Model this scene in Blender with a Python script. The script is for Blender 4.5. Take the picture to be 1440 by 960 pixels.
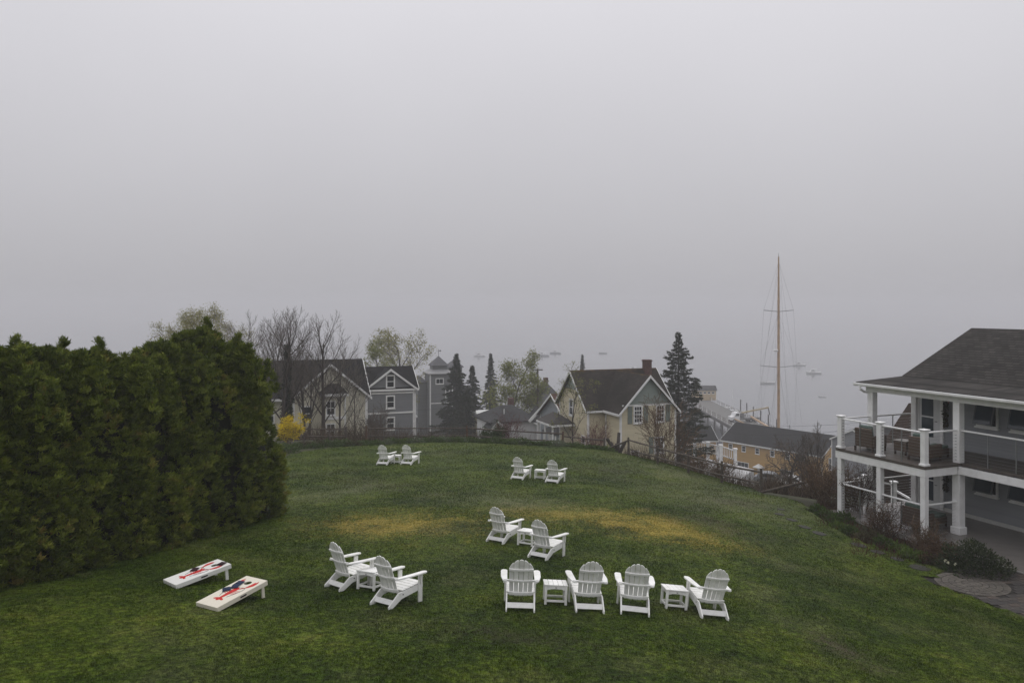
import bpy, bmesh, math, random
import numpy as np
from mathutils import Vector, Matrix

for _o in list(bpy.data.objects):
    bpy.data.objects.remove(_o)
SC = bpy.context.scene
COL = SC.collection
R = math.radians

# ------------------------------------------------------------------ camera
F, CX, HY, CZ = 1120.0, 720.0, 430.0, 35.0      # focal length, centre, horizon (photo pixels), eye height above the sea
cam_d = bpy.data.cameras.new('camera')
cam_d.sensor_width = 36.0
cam_d.lens = 36.0 * F / 1440.0
cam_d.shift_y = -(480.0 - HY) / 1440.0
cam_d.clip_start = 0.1
cam_d.clip_end = 20000.0
cam = bpy.data.objects.new('camera', cam_d)
COL.objects.link(cam)
cam.location = (0, 0, CZ)
cam.rotation_euler = (R(90), 0, 0)
SC.camera = cam

# ------------------------------------------------------------------ sky and sun (overcast, fog)
SUN_EL, SUN_AZ = R(60), R(8)                    # azimuth clockwise from +Y
world = bpy.data.worlds.new('World')
SC.world = world
world.use_nodes = True
wn, wl = world.node_tree.nodes, world.node_tree.links
wn.clear()
w_out = wn.new('ShaderNodeOutputWorld')
w_bg = wn.new('ShaderNodeBackground')
w_bg.inputs['Strength'].default_value = 0.1
w_sky = wn.new('ShaderNodeTexSky')
w_sky.sky_type = 'NISHITA'
w_sky.sun_disc = False
w_sky.sun_elevation = SUN_EL
w_sky.sun_rotation = SUN_AZ
w_sky.air_density = 1.0
w_sky.dust_density = 6.0
w_hs = wn.new('ShaderNodeHueSaturation')
w_hs.inputs['Saturation'].default_value = 0.25
w_mix = wn.new('ShaderNodeMixRGB')
w_mix.inputs['Fac'].default_value = 0.92
w_co = wn.new('ShaderNodeTexCoord')
w_no = wn.new('ShaderNodeTexNoise')
w_no.inputs['Scale'].default_value = 2.2
w_no.inputs['Detail'].default_value = 4.0
w_rp = wn.new('ShaderNodeValToRGB')
w_rp.color_ramp.elements[0].position = 0.3
w_rp.color_ramp.elements[1].position = 0.7
w_rp.color_ramp.elements[0].color = (11.9, 11.75, 12.45, 1)
w_rp.color_ramp.elements[1].color = (12.6, 12.45, 13.15, 1)
wl.new(w_sky.outputs['Color'], w_hs.inputs['Color'])
wl.new(w_co.outputs['Generated'], w_no.inputs['Vector'])
wl.new(w_no.outputs['Fac'], w_rp.inputs['Fac'])
wl.new(w_hs.outputs['Color'], w_mix.inputs[1])
# overcast sky of standard shape: zenith far brighter than the horizon
w_sx = wn.new('ShaderNodeSeparateXYZ'); wl.new(w_co.outputs['Generated'], w_sx.inputs[0])
w_mr = wn.new('ShaderNodeMapRange'); w_mr.inputs['To Min'].default_value = 0.385; w_mr.inputs['To Max'].default_value = 1.0
wl.new(w_sx.outputs['Z'], w_mr.inputs['Value'])
w_mu = wn.new('ShaderNodeVectorMath'); w_mu.operation = 'SCALE'
wl.new(w_rp.outputs['Color'], w_mu.inputs[0]); wl.new(w_mr.outputs['Result'], w_mu.inputs['Scale'])
wl.new(w_mu.outputs[0], w_mix.inputs[2])
wl.new(w_mix.outputs['Color'], w_bg.inputs['Color'])
wl.new(w_bg.outputs['Background'], w_out.inputs['Surface'])

sun_d = bpy.data.lights.new('sun', 'SUN')
sun_d.energy = 0.75
sun_d.angle = R(40)
sun_d.color = (1.0, 0.97, 0.93)
sun = bpy.data.objects.new('sun', sun_d)
COL.objects.link(sun)
_sd = Vector((math.sin(SUN_AZ) * math.cos(SUN_EL), math.cos(SUN_AZ) * math.cos(SUN_EL), math.sin(SUN_EL)))
sun.rotation_euler = _sd.to_track_quat('Z', 'Y').to_euler()

vs = SC.view_settings
vs.view_transform = 'Standard'
vs.look = 'None'
vs.exposure = 0.0
vs.gamma = 1.0
vs.use_curve_mapping = False
cy = SC.cycles
cy.max_bounces = 6
cy.volume_bounces = 3
cy.use_denoising = True
cy.adaptive_threshold = 0.006
FOG_DENSITY = 0.0012

# ------------------------------------------------------------------ helpers
def at(px, py, Y):
    return Vector(((px - CX) / F * Y, Y, CZ - (py - HY) / F * Y))

CTRL = [(0,-8,4.4),(-12,-8,4.4),(12,-8,5.4),(0,5,5.0),(0,10,5.4),(-6,10,5.3),(-12,10,5.2),(8,10,6.2),(12,13,7.1),
 (0,14.9,5.75),(2,14.9,5.86),(4,14.8,6.04),(-2.8,15.3,5.78),(-5.5,14.7,5.7),(-10,15,5.55),(7,15,6.55),
 (-3.6,16.6,5.9),(.5,19.6,6.28),(-7,23,6.5),(8,20,7.0),(12,22,7.95),(14,22,8.08),(17,22,8.1),(14,27,8.12),(17,30,8.1),(13,33,8.2),(12.3,36,8.4),
 (1.2,32.5,7.35),(-5.3,37,7.55),(-8,30,7.0),(-13,30,7.1),(-16,20,6.2),(-10,42,7.95),(-13,47,8.25),(7,28,7.3),(6,38,8.05),
 (0,48.5,8.5),(-6,49,8.4),(6,48,8.75),(0,52,8.85),(-9,50,8.6),(7.8,47,9.0),(11,35,8.2),(9.5,41,8.7),
 (0,60,11.4),(-12,58,9.8),(-20,60,10.6),(8,60,12.4),(14,52,11.6),(22,42,11.5),(20,53,13.6),(25,75,18.6),(14.5,40,9.9),(18,35,8.9),(25,28,8.6),(30,10,8),
 (0,80,16),(-14,68,13.8),(-10,78,14.2),(-22,80,14),(10,68,13.6),(16,72,15.5),(30,60,17),(0,100,18.6),(-20,110,19),(20,95,20.5),(40,100,24.2),(39,112,25),
 (0,130,25),(-30,130,23),(25,130,30),(46,128,30.4),(54,136,31.2),(42,156,31.9),(10,150,31),(60,152,37),(45,168,38),(10,175,37),(-40,175,34),(66,140,35),
 (-60,100,17),(-60,50,9),(-60,0,5),(70,40,15),(70,0,8),(75,100,29),(-70,175,33)]
_C = np.array(CTRL, float)
def _k(r2):
    return np.where(r2 > 1e-9, 0.5 * r2 * np.log(np.maximum(r2, 1e-9)), 0.0)
def _tps_fit():
    n = len(_C)
    S = 20.0
    X = _C[:, :2] / S
    d2 = ((X[:, None] - X[None]) ** 2).sum(-1)
    A = np.zeros((n + 3, n + 3))
    A[:n, :n] = _k(d2) + np.eye(n) * 0.004
    A[:n, n] = 1; A[:n, n+1:] = X
    A[n, :n] = 1; A[n+1:, :n] = X.T
    return np.linalg.solve(A, np.concatenate([_C[:, 2], np.zeros(3)])), X, S
_W, _X, _S = _tps_fit()
def gz_np(x, y):
    x = np.clip(np.asarray(x, float), -72, 76); y = np.clip(np.asarray(y, float), -9, 178)
    P = np.stack([x.ravel(), y.ravel()], 1) / _S
    out = np.empty(len(P))
    for i in range(0, len(P), 20000):
        p = P[i:i+20000]
        d2 = ((p[:, None] - _X[None]) ** 2).sum(-1)
        out[i:i+20000] = _k(d2) @ _W[:-3] + _W[-3] + p @ _W[-2:]
    return (CZ - out).reshape(x.shape)
def gz(x, y):
    return float(gz_np(np.array([x]), np.array([y]))[0])
def bz(x, y):
    return gz(x, y) - 0.1
def gnormal(x, y, e=0.4):
    return Vector((gz(x-e, y) - gz(x+e, y), gz(x, y-e) - gz(x, y+e), 2*e)).normalized()
def ghit(px, py, y0=6.0, y1=150.0):
    ys = np.linspace(y0, y1, 1500)
    zs = CZ - (py - HY) / F * ys
    g = gz_np((px - CX) / F * ys, ys)
    k = int(np.argmax(zs < g))
    if not (zs < g).any():                       # the ray grazes over a crest: take the closest approach
        m_ = ys < 60
        Y = ys[m_][np.argmin((zs - g)[m_])]
        return Vector(((px - CX) / F * Y, Y, gz((px - CX) / F * Y, Y)))
    a, b = ys[max(k-1, 0)], ys[k]
    ys = np.linspace(a, b, 60)
    zs = CZ - (py - HY) / F * ys
    g = gz_np((px - CX) / F * ys, ys)
    Y = ys[np.argmax(zs < g)]
    return Vector(((px - CX) / F * Y, Y, gz((px - CX) / F * Y, Y)))

def link(o, parent=None):
    COL.objects.link(o)
    if parent is not None:
        o.parent = parent
    return o
def thing(name, label, cat, loc=(0, 0, 0), rz=0.0, group=None):
    o = bpy.data.objects.new(name, None)
    link(o)
    o.location = loc
    o.rotation_euler = (0, 0, rz)
    o.empty_display_size = 0.1
    o['label'] = label; o['category'] = cat
    if group: o['group'] = group
    return o
def tag(o, label=None, cat=None, group=None, kind=None):
    if label: o['label'] = label
    if cat: o['category'] = cat
    if group: o['group'] = group
    if kind: o['kind'] = kind
    return o
def dup(o, parent=None):
    c = o.copy()
    COL.objects.link(c)
    c.parent = parent
    for ch in o.children:
        dup(ch, c)
    return c
def frame_at(o, x, y, heading, sink=0.0, tilt=1.0):
    """stand o on the ground at x, y; heading = rotation about up; tilt with the slope"""
    n = gnormal(x, y).lerp(Vector((0, 0, 1)), 1 - tilt).normalized()
    f = Vector((-math.sin(heading), math.cos(heading), 0))
    r = f.cross(n).normalized()
    f = n.cross(r)
    m = Matrix((r, f, n)).transposed().to_4x4()
    o.rotation_euler = m.to_euler()
    o.location = (x, y, gz(x, y) - sink)

def ident(): return Matrix.Identity(4)

class MB:
    def __init__(s):
        s.v = []; s.f = []
    def add(s, vs_, fs):
        n = len(s.v)
        s.v += [tuple(v) for v in vs_]
        s.f += [tuple(i + n for i in f) for f in fs]
        return s
    def box(s, x0, x1, y0, y1, z0, z1):
        return s.add([(x0,y0,z0),(x1,y0,z0),(x1,y1,z0),(x0,y1,z0),(x0,y0,z1),(x1,y0,z1),(x1,y1,z1),(x0,y1,z1)],
                     [(3,2,1,0),(4,5,6,7),(0,1,5,4),(1,2,6,5),(2,3,7,6),(3,0,4,7)])
    def beam(s, p0, p1, w, h, up=(0, 0, 1)):
        p0 = Vector(p0); p1 = Vector(p1)
        d = (p1 - p0).normalized()
        up = Vector(up)
        if abs(d.dot(up)) > 0.98: up = Vector((0, 1, 0))
        x = d.cross(up).normalized() * (w / 2)
        z = x.cross(d).normalized() * (h / 2)
        vs_ = []
        for p in (p0, p1):
            vs_ += [p - x - z, p + x - z, p + x + z, p - x + z]
        return s.add(vs_, [(0,1,2,3),(7,6,5,4),(0,4,5,1),(1,5,6,2),(2,6,7,3),(3,7,4,0)])
    def prism(s, pts, vec):
        pts = [Vector(p) for p in pts]; vec = Vector(vec); n = len(pts)
        nrm = Vector((0, 0, 0))
        for i in range(n):
            nrm += pts[i].cross(pts[(i+1) % n])
        a = tuple(range(n)); b = tuple(range(n, 2*n))
        sides = [(i, (i+1) % n, (i+1) % n + n, i + n) for i in range(n)]
        if nrm.dot(vec) > 0:
            fs = [a[::-1], b] + sides
        else:
            fs = [a, b[::-1]] + [f[::-1] for f in sides]
        return s.add(pts + [p + vec for p in pts], fs)
    def tube(s, pts, rad, n=6, cap=True):
        pts = [Vector(p) for p in pts]
        if not hasattr(rad, '__len__'): rad = [rad] * len(pts)
        base = len(s.v); m = len(pts)
        d0 = (pts[1] - pts[0]).normalized()
        a = d0.orthogonal().normalized()
        for i, p in enumerate(pts):
            d = (pts[min(i+1, m-1)] - pts[max(i-1, 0)]).normalized()
            a = (a - d * a.dot(d))
            if a.length < 1e-6: a = d.orthogonal()
            a.normalize()
            b = d.cross(a)
            for k in range(n):
                t = 2 * math.pi * k / n
                s.v.append(tuple(p + (a * math.cos(t) + b * math.sin(t)) * rad[i]))
        for i in range(m - 1):
            for k in range(n):
                k2 = (k + 1) % n
                s.f.append((base + i*n + k, base + i*n + k2, base + (i+1)*n + k2, base + (i+1)*n + k))
        if cap:
            s.f.append(tuple(base + k for k in range(n))[::-1])
            s.f.append(tuple(base + (m-1)*n + k for k in range(n)))
        return s
    def build(s, name, mat, parent=None, smooth=False, bevel=0.0):
        me = bpy.data.meshes.new(name)
        me.from_pydata(s.v, [], s.f)
        if bevel:
            bm = bmesh.new(); bm.from_mesh(me)
            bmesh.ops.recalc_face_normals(bm, faces=bm.faces)
            es = [e for e in bm.edges if len(e.link_faces) == 2 and e.calc_face_angle(0) > 0.6]
            bmesh.ops.bevel(bm, geom=es, offset=bevel, segments=1, affect='EDGES', clamp_overlap=True)
            bm.to_mesh(me); bm.free()
        me.update()
        if smooth:
            me.polygons.foreach_set('use_smooth', [True] * len(me.polygons))
        me.materials.append(mat)
        o = bpy.data.objects.new(name, me)
        return link(o, parent)
def box(name, mat, parent, x0, x1, y0, y1, z0, z1, bevel=0.0):
    return MB().box(x0, x1, y0, y1, z0, z1).build(name, mat, parent, bevel=bevel)

def np_mesh(name, V, nper, mat, parent=None, tint=None, smooth=False):
    """V: (N*nper,3) vertices of N separate polygons with nper corners"""
    V = np.asarray(V, np.float32)
    N = len(V) // nper
    me = bpy.data.meshes.new(name)
    me.vertices.add(len(V)); me.vertices.foreach_set('co', V.ravel())
    me.loops.add(len(V)); me.loops.foreach_set('vertex_index', np.arange(len(V), dtype=np.int32))
    me.polygons.add(N)
    me.polygons.foreach_set('loop_start', np.arange(0, len(V), nper, dtype=np.int32))
    if tint is not None:
        at_ = me.attributes.new('tint', 'FLOAT', 'POINT')
        at_.data.foreach_set('value', np.repeat(np.asarray(tint, np.float32), nper))
    me.update(calc_edges=True)
    me.materials.append(mat)
    o = bpy.data.objects.new(name, me)
    return link(o, parent)

def unit(a):
    return a / np.maximum(np.linalg.norm(a, axis=1, keepdims=True), 1e-9)
def leaves(name, P, D, L, W, mat, parent, rng, tint=None, tri=False):
    """leaf-sized diamond faces at P pointing along D"""
    P = np.asarray(P, float); D = unit(np.asarray(D, float)); N = len(P)
    S = unit(np.cross(D, rng.normal(size=(N, 3))))
    L = np.broadcast_to(np.asarray(L, float), (N,))[:, None]; W = np.broadcast_to(np.asarray(W, float), (N,))[:, None]
    if tint is None: tint = rng.random(N)
    if tri:
        V = np.stack([P - S*W/2, P + S*W/2, P + D*L], 1).reshape(-1, 3)
        return np_mesh(name, V, 3, mat, parent, tint)
    V = np.stack([P, P + D*L*.5 + S*W/2, P + D*L, P + D*L*.5 - S*W/2], 1).reshape(-1, 3)
    return np_mesh(name, V, 4, mat, parent, tint)

# ------------------------------------------------------------------ materials
def nt(name):
    m = bpy.data.materials.new(name); m.use_nodes = True
    n, l = m.node_tree.nodes, m.node_tree.links
    return m, n, l, n['Principled BSDF']
def N(n, t, **kw):
    x = n.new(t)
    for k, v in kw.items():
        if k in x.inputs.keys(): x.inputs[k].default_value = v
        else: setattr(x, k, v)
    return x
def c4(c): return (c[0], c[1], c[2], 1.0)
def ramp(n, stops):
    r = n.new('ShaderNodeValToRGB')
    e = r.color_ramp.elements
    while len(e) < len(stops): e.new(0.5)
    for i, (p, c) in enumerate(stops):
        e[i].position = p; e[i].color = c4(c) if hasattr(c, '__len__') else (c, c, c, 1)
    return r
MATS = {}
def pm(name, col, rough=0.6, var=0.15, scale=5.0, bump=0.0, bscale=40.0, metal=0.0, spec=0.25, dirt=None, dirt_amt=0.4, dscale=1.5, coords='Object', rnd=0.0):
    """painted / plain surface with uneven tone, fine relief and optional dirt"""
    if name in MATS: return MATS[name]
    m, n, l, p = nt(name)
    tc = n.new('ShaderNodeTexCoord')
    no = N(n, 'ShaderNodeTexNoise', Scale=scale, Detail=5.0)
    l.new(tc.outputs[coords], no.inputs['Vector'])
    lo = [c * (1 - var) for c in col]; hi = [min(1, c * (1 + var)) for c in col]
    r = ramp(n, [(0.3, lo), (0.7, hi)])
    l.new(no.outputs['Fac'], r.inputs['Fac'])
    src = r.outputs['Color']
    if dirt is not None:
        n2 = N(n, 'ShaderNodeTexNoise', Scale=dscale, Detail=8.0, Roughness=0.7)
        l.new(tc.outputs[coords], n2.inputs['Vector'])
        r2 = ramp(n, [(0.45, 0.0), (0.75, dirt_amt)])
        l.new(n2.outputs['Fac'], r2.inputs['Fac'])
        mx = n.new('ShaderNodeMixRGB'); mx.inputs[2].default_value = c4(dirt)
        l.new(r2.outputs['Color'], mx.inputs[0]); l.new(src, mx.inputs[1])
        src = mx.outputs['Color']
    if rnd:                                      # piece-to-piece tone, as weathered boards have
        oi = n.new('ShaderNodeObjectInfo')
        mr = N(n, 'ShaderNodeMapRange'); mr.inputs['To Min'].default_value = 1 - rnd
        l.new(oi.outputs['Random'], mr.inputs['Value'])
        ml = N(n, 'ShaderNodeVectorMath', operation='SCALE'); l.new(src, ml.inputs[0]); l.new(mr.outputs['Result'], ml.inputs['Scale']); src = ml.outputs[0]
    l.new(src, p.inputs['Base Color'])
    p.inputs['Roughness'].default_value = rough
    p.inputs['Metallic'].default_value = metal
    p.inputs['Specular IOR Level'].default_value = spec
    if bump:
        n3 = N(n, 'ShaderNodeTexNoise', Scale=bscale, Detail=4.0)
        l.new(tc.outputs[coords], n3.inputs['Vector'])
        b = N(n, 'ShaderNodeBump', Strength=bump, Distance=0.02)
        l.new(n3.outputs['Fac'], b.inputs['Height']); l.new(b.outputs['Normal'], p.inputs['Normal'])
    MATS[name] = m
    return m
def siding(name, col, pitch=0.11, depth=0.02, var=0.06):
    """lapped clapboards: saw-tooth relief along z plus slight board-to-board tone"""
    if name in MATS: return MATS[name]
    m, n, l, p = nt(name)
    tc = n.new('ShaderNodeTexCoord')
    sx = n.new('ShaderNodeSeparateXYZ'); l.new(tc.outputs['Object'], sx.inputs[0])
    dv = N(n, 'ShaderNodeMath', operation='DIVIDE'); dv.inputs[1].default_value = pitch
    l.new(sx.outputs['Z'], dv.inputs[0])
    fr = N(n, 'ShaderNodeMath', operation='FRACT'); l.new(dv.outputs[0], fr.inputs[0])
    fl = N(n, 'ShaderNodeMath', operation='FLOOR'); l.new(dv.outputs[0], fl.inputs[0])
    iv = N(n, 'ShaderNodeMath', operation='SUBTRACT'); iv.inputs[0].default_value = 1.0; l.new(fr.outputs[0], iv.inputs[1])
    b = N(n, 'ShaderNodeBump', Strength=1.0, Distance=depth)
    l.new(iv.outputs[0], b.inputs['Height']); l.new(b.outputs['Normal'], p.inputs['Normal'])
    wn_ = N(n, 'ShaderNodeTexWhiteNoise', noise_dimensions='1D'); l.new(fl.outputs[0], wn_.inputs['W'])
    no = N(n, 'ShaderNodeTexNoise', Scale=1.3, Detail=6.0); l.new(tc.outputs['Object'], no.inputs['Vector'])
    ad = N(n, 'ShaderNodeMath', operation='ADD'); l.new(wn_.outputs['Value'], ad.inputs[0]); l.new(no.outputs['Fac'], ad.inputs[1])
    r = ramp(n, [(0.0, [c * (1 - 2*var) for c in col]), (1.0, [c * (1 + var) for c in col])])
    hf = N(n, 'ShaderNodeMath', operation='MULTIPLY'); hf.inputs[1].default_value = 0.6; l.new(ad.outputs[0], hf.inputs[0])
    l.new(hf.outputs[0], r.inputs['Fac']); l.new(r.outputs['Color'], p.inputs['Base Color'])
    p.inputs['Roughness'].default_value = 0.6
    MATS[name] = m
    return m
def shingles(name, c1, c2, stain=None, ridge=None, pitch=0.14, tab=0.3):
    """asphalt shingle courses; coordinates follow the slope of each face"""
    if name in MATS: return MATS[name]
    m, n, l, p = nt(name)
    tc = n.new('ShaderNodeTexCoord')
    sx = n.new('ShaderNodeSeparateXYZ'); l.new(tc.outputs['Object'], sx.inputs[0])
    sn = n.new('ShaderNodeSeparateXYZ'); l.new(tc.outputs['Normal'], sn.inputs[0])
    ax = N(n, 'ShaderNodeMath', operation='ABSOLUTE'); l.new(sn.outputs['X'], ax.inputs[0])
    ay = N(n, 'ShaderNodeMath', operation='ABSOLUTE'); l.new(sn.outputs['Y'], ay.inputs[0])
    gt = N(n, 'ShaderNodeMath', operation='GREATER_THAN'); l.new(ax.outputs[0], gt.inputs[0]); l.new(ay.outputs[0], gt.inputs[1])
    mx = N(n, 'ShaderNodeMix', data_type='FLOAT'); l.new(gt.outputs[0], mx.inputs[0]); l.new(sx.outputs['X'], mx.inputs[2]); l.new(sx.outputs['Y'], mx.inputs[3])
    cb = n.new('ShaderNodeCombineXYZ'); l.new(mx.outputs[0], cb.inputs['X']); l.new(sx.outputs['Z'], cb.inputs['Y'])
    br = N(n, 'ShaderNodeTexBrick'); br.inputs['Scale'].default_value = 1.0
    br.inputs['Brick Width'].default_value = tab; br.inputs['Row Height'].default_value = pitch * 0.6
    br.inputs['Mortar Size'].default_value = 0.012; br.inputs['Bias'].default_value = 0.0
    br.inputs['Color1'].default_value = c4(c1); br.inputs['Color2'].default_value = c4(c2)
    br.inputs['Mortar'].default_value = c4([x * 0.5 for x in c1])
    l.new(cb.outputs[0], br.inputs['Vector'])
    no = N(n, 'ShaderNodeTexNoise', Scale=0.55, Detail=8.0, Roughness=0.65); l.new(tc.outputs['Object'], no.inputs['Vector'])
    rr = ramp(n, [(0.35, 0.75), (0.65, 1.2)]); l.new(no.outputs['Fac'], rr.inputs['Fac'])
    mu = N(n, 'ShaderNodeMixRGB', blend_type='MULTIPLY'); mu.inputs[0].default_value = 1.0
    l.new(br.outputs['Color'], mu.inputs[1]); l.new(rr.outputs['Color'], mu.inputs[2])
    src = mu.outputs['Color']
    if stain:
        n2 = N(n, 'ShaderNodeTexNoise', Scale=0.35, Detail=4.0); l.new(tc.outputs['Object'], n2.inputs['Vector'])
        r2 = ramp(n, [(0.48, 0.0), (0.62, 0.7)]); l.new(n2.outputs['Fac'], r2.inputs['Fac'])
        m2 = n.new('ShaderNodeMixRGB'); m2.inputs[2].default_value = c4(stain)
        l.new(r2.outputs['Color'], m2.inputs[0]); l.new(src, m2.inputs[1]); src = m2.outputs['Color']
    if ridge:                                    # lichen growing along the ridge, above height ridge[0]
        n2 = N(n, 'ShaderNodeTexNoise', Scale=2.5, Detail=8.0); l.new(tc.outputs['Object'], n2.inputs['Vector'])
        mr = N(n, 'ShaderNodeMapRange'); mr.inputs['From Min'].default_value = ridge[0]; mr.inputs['From Max'].default_value = ridge[0] + ridge[1]
        l.new(sx.outputs['Z'], mr.inputs['Value'])
        ml = N(n, 'ShaderNodeMath', operation='MULTIPLY'); l.new(n2.outputs['Fac'], ml.inputs[0]); l.new(mr.outputs['Result'], ml.inputs[1])
        r2 = ramp(n, [(0.2, 0.0), (0.5, 0.85)]); l.new(ml.outputs[0], r2.inputs['Fac'])
        m2 = n.new('ShaderNodeMixRGB'); m2.inputs[2].default_value = c4(ridge[2])
        l.new(r2.outputs['Color'], m2.inputs[0]); l.new(src, m2.inputs[1]); src = m2.outputs['Color']
    l.new(src, p.inputs['Base Color'])
    p.inputs['Roughness'].default_value = 0.9
    p.inputs['Specular IOR Level'].default_value = 0.08
    b = N(n, 'ShaderNodeBump', Strength=1.0, Distance=0.03); l.new(br.outputs['Fac'], b.inputs['Height']); b.invert = True
    l.new(b.outputs['Normal'], p.inputs['Normal'])
    MATS[name] = m
    return m
def leafmat(name, stops, rough=0.55, trans=0.25):
    """foliage: colour picked per leaf from the tint attribute, light passing through thin leaves"""
    if name in MATS: return MATS[name]
    m, n, l, p = nt(name)
    a = N(n, 'ShaderNodeAttribute', attribute_name='tint')
    r = ramp(n, stops); l.new(a.outputs['Fac'], r.inputs['Fac'])
    l.new(r.outputs['Color'], p.inputs['Base Color'])
    p.inputs['Roughness'].default_value = rough
    p.inputs['Specular IOR Level'].default_value = 0.1
    if trans:
        t = n.new('ShaderNodeBsdfTranslucent'); l.new(r.outputs['Color'], t.inputs['Color'])
        mx = n.new('ShaderNodeMixShader'); mx.inputs[0].default_value = trans
        l.new(p.outputs[0], mx.inputs[1]); l.new(t.outputs[0], mx.inputs[2])
        l.new(mx.outputs[0], n['Material Output'].inputs['Surface'])
    MATS[name] = m
    return m
def glass_dark(name, col=(0.02, 0.025, 0.03), rough=0.08):
    if name in MATS: return MATS[name]
    m, n, l, p = nt(name)
    p.inputs['Base Color'].default_value = c4(col); p.inputs['Roughness'].default_value = rough
    p.inputs['Specular IOR Level'].default_value = 0.5
    tc = n.new('ShaderNodeTexCoord'); no = N(n, 'ShaderNodeTexNoise', Scale=1.5); l.new(tc.outputs['Object'], no.inputs['Vector'])
    b = N(n, 'ShaderNodeBump', Strength=0.08, Distance=0.02); l.new(no.outputs['Fac'], b.inputs['Height']); l.new(b.outputs['Normal'], p.inputs['Normal'])
    MATS[name] = m
    return m

WHITE = pm('white_paint', (0.80, 0.80, 0.79), 0.5, 0.05, 3.0, dirt=(0.4, 0.39, 0.34), dirt_amt=0.3, dscale=2.5)
TRIM = pm('white_trim', (0.76, 0.76, 0.74), 0.55, 0.06, 2.0, dirt=(0.4, 0.4, 0.36), dirt_amt=0.3)
PLASTIC = pm('white_plastic_lumber', (0.88, 0.88, 0.85), 0.45, 0.05, 6.0, bump=0.15, bscale=90, dirt=(0.40, 0.41, 0.30), dirt_amt=0.5, dscale=4, rnd=0.14)
GLASS = glass_dark('window_glass')
GLASSB = glass_dark('blue_window_glass', (0.03, 0.045, 0.065), 0.06)
DARKMETAL = pm('dark_metal', (0.06, 0.06, 0.065), 0.45, 0.1, metal=0.6)
STEEL = pm('grey_steel', (0.33, 0.34, 0.35), 0.35, 0.1, metal=0.8)
BRICK = pm('chimney_brick', (0.10, 0.055, 0.045), 0.85, 0.4, 9.0, bump=0.5, bscale=12)
BARK = pm('bark', (0.055, 0.045, 0.038), 0.9, 0.35, 8.0, bump=0.6, bscale=30)
TWIG = pm('twig_bark', (0.105, 0.088, 0.074), 0.9, 0.3, 2.0)
OLDWOOD = pm('weathered_wood', (0.085, 0.07, 0.058), 0.9, 0.4, 6.0, bump=0.5, bscale=30)
REDWOOD = pm('reddish_wood', (0.10, 0.06, 0.038), 0.85, 0.3, 6.0, bump=0.4, bscale=30)
SOIL = pm('soil', (0.035, 0.026, 0.02), 0.95, 0.4, 4.0, bump=0.6, bscale=20)

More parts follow.
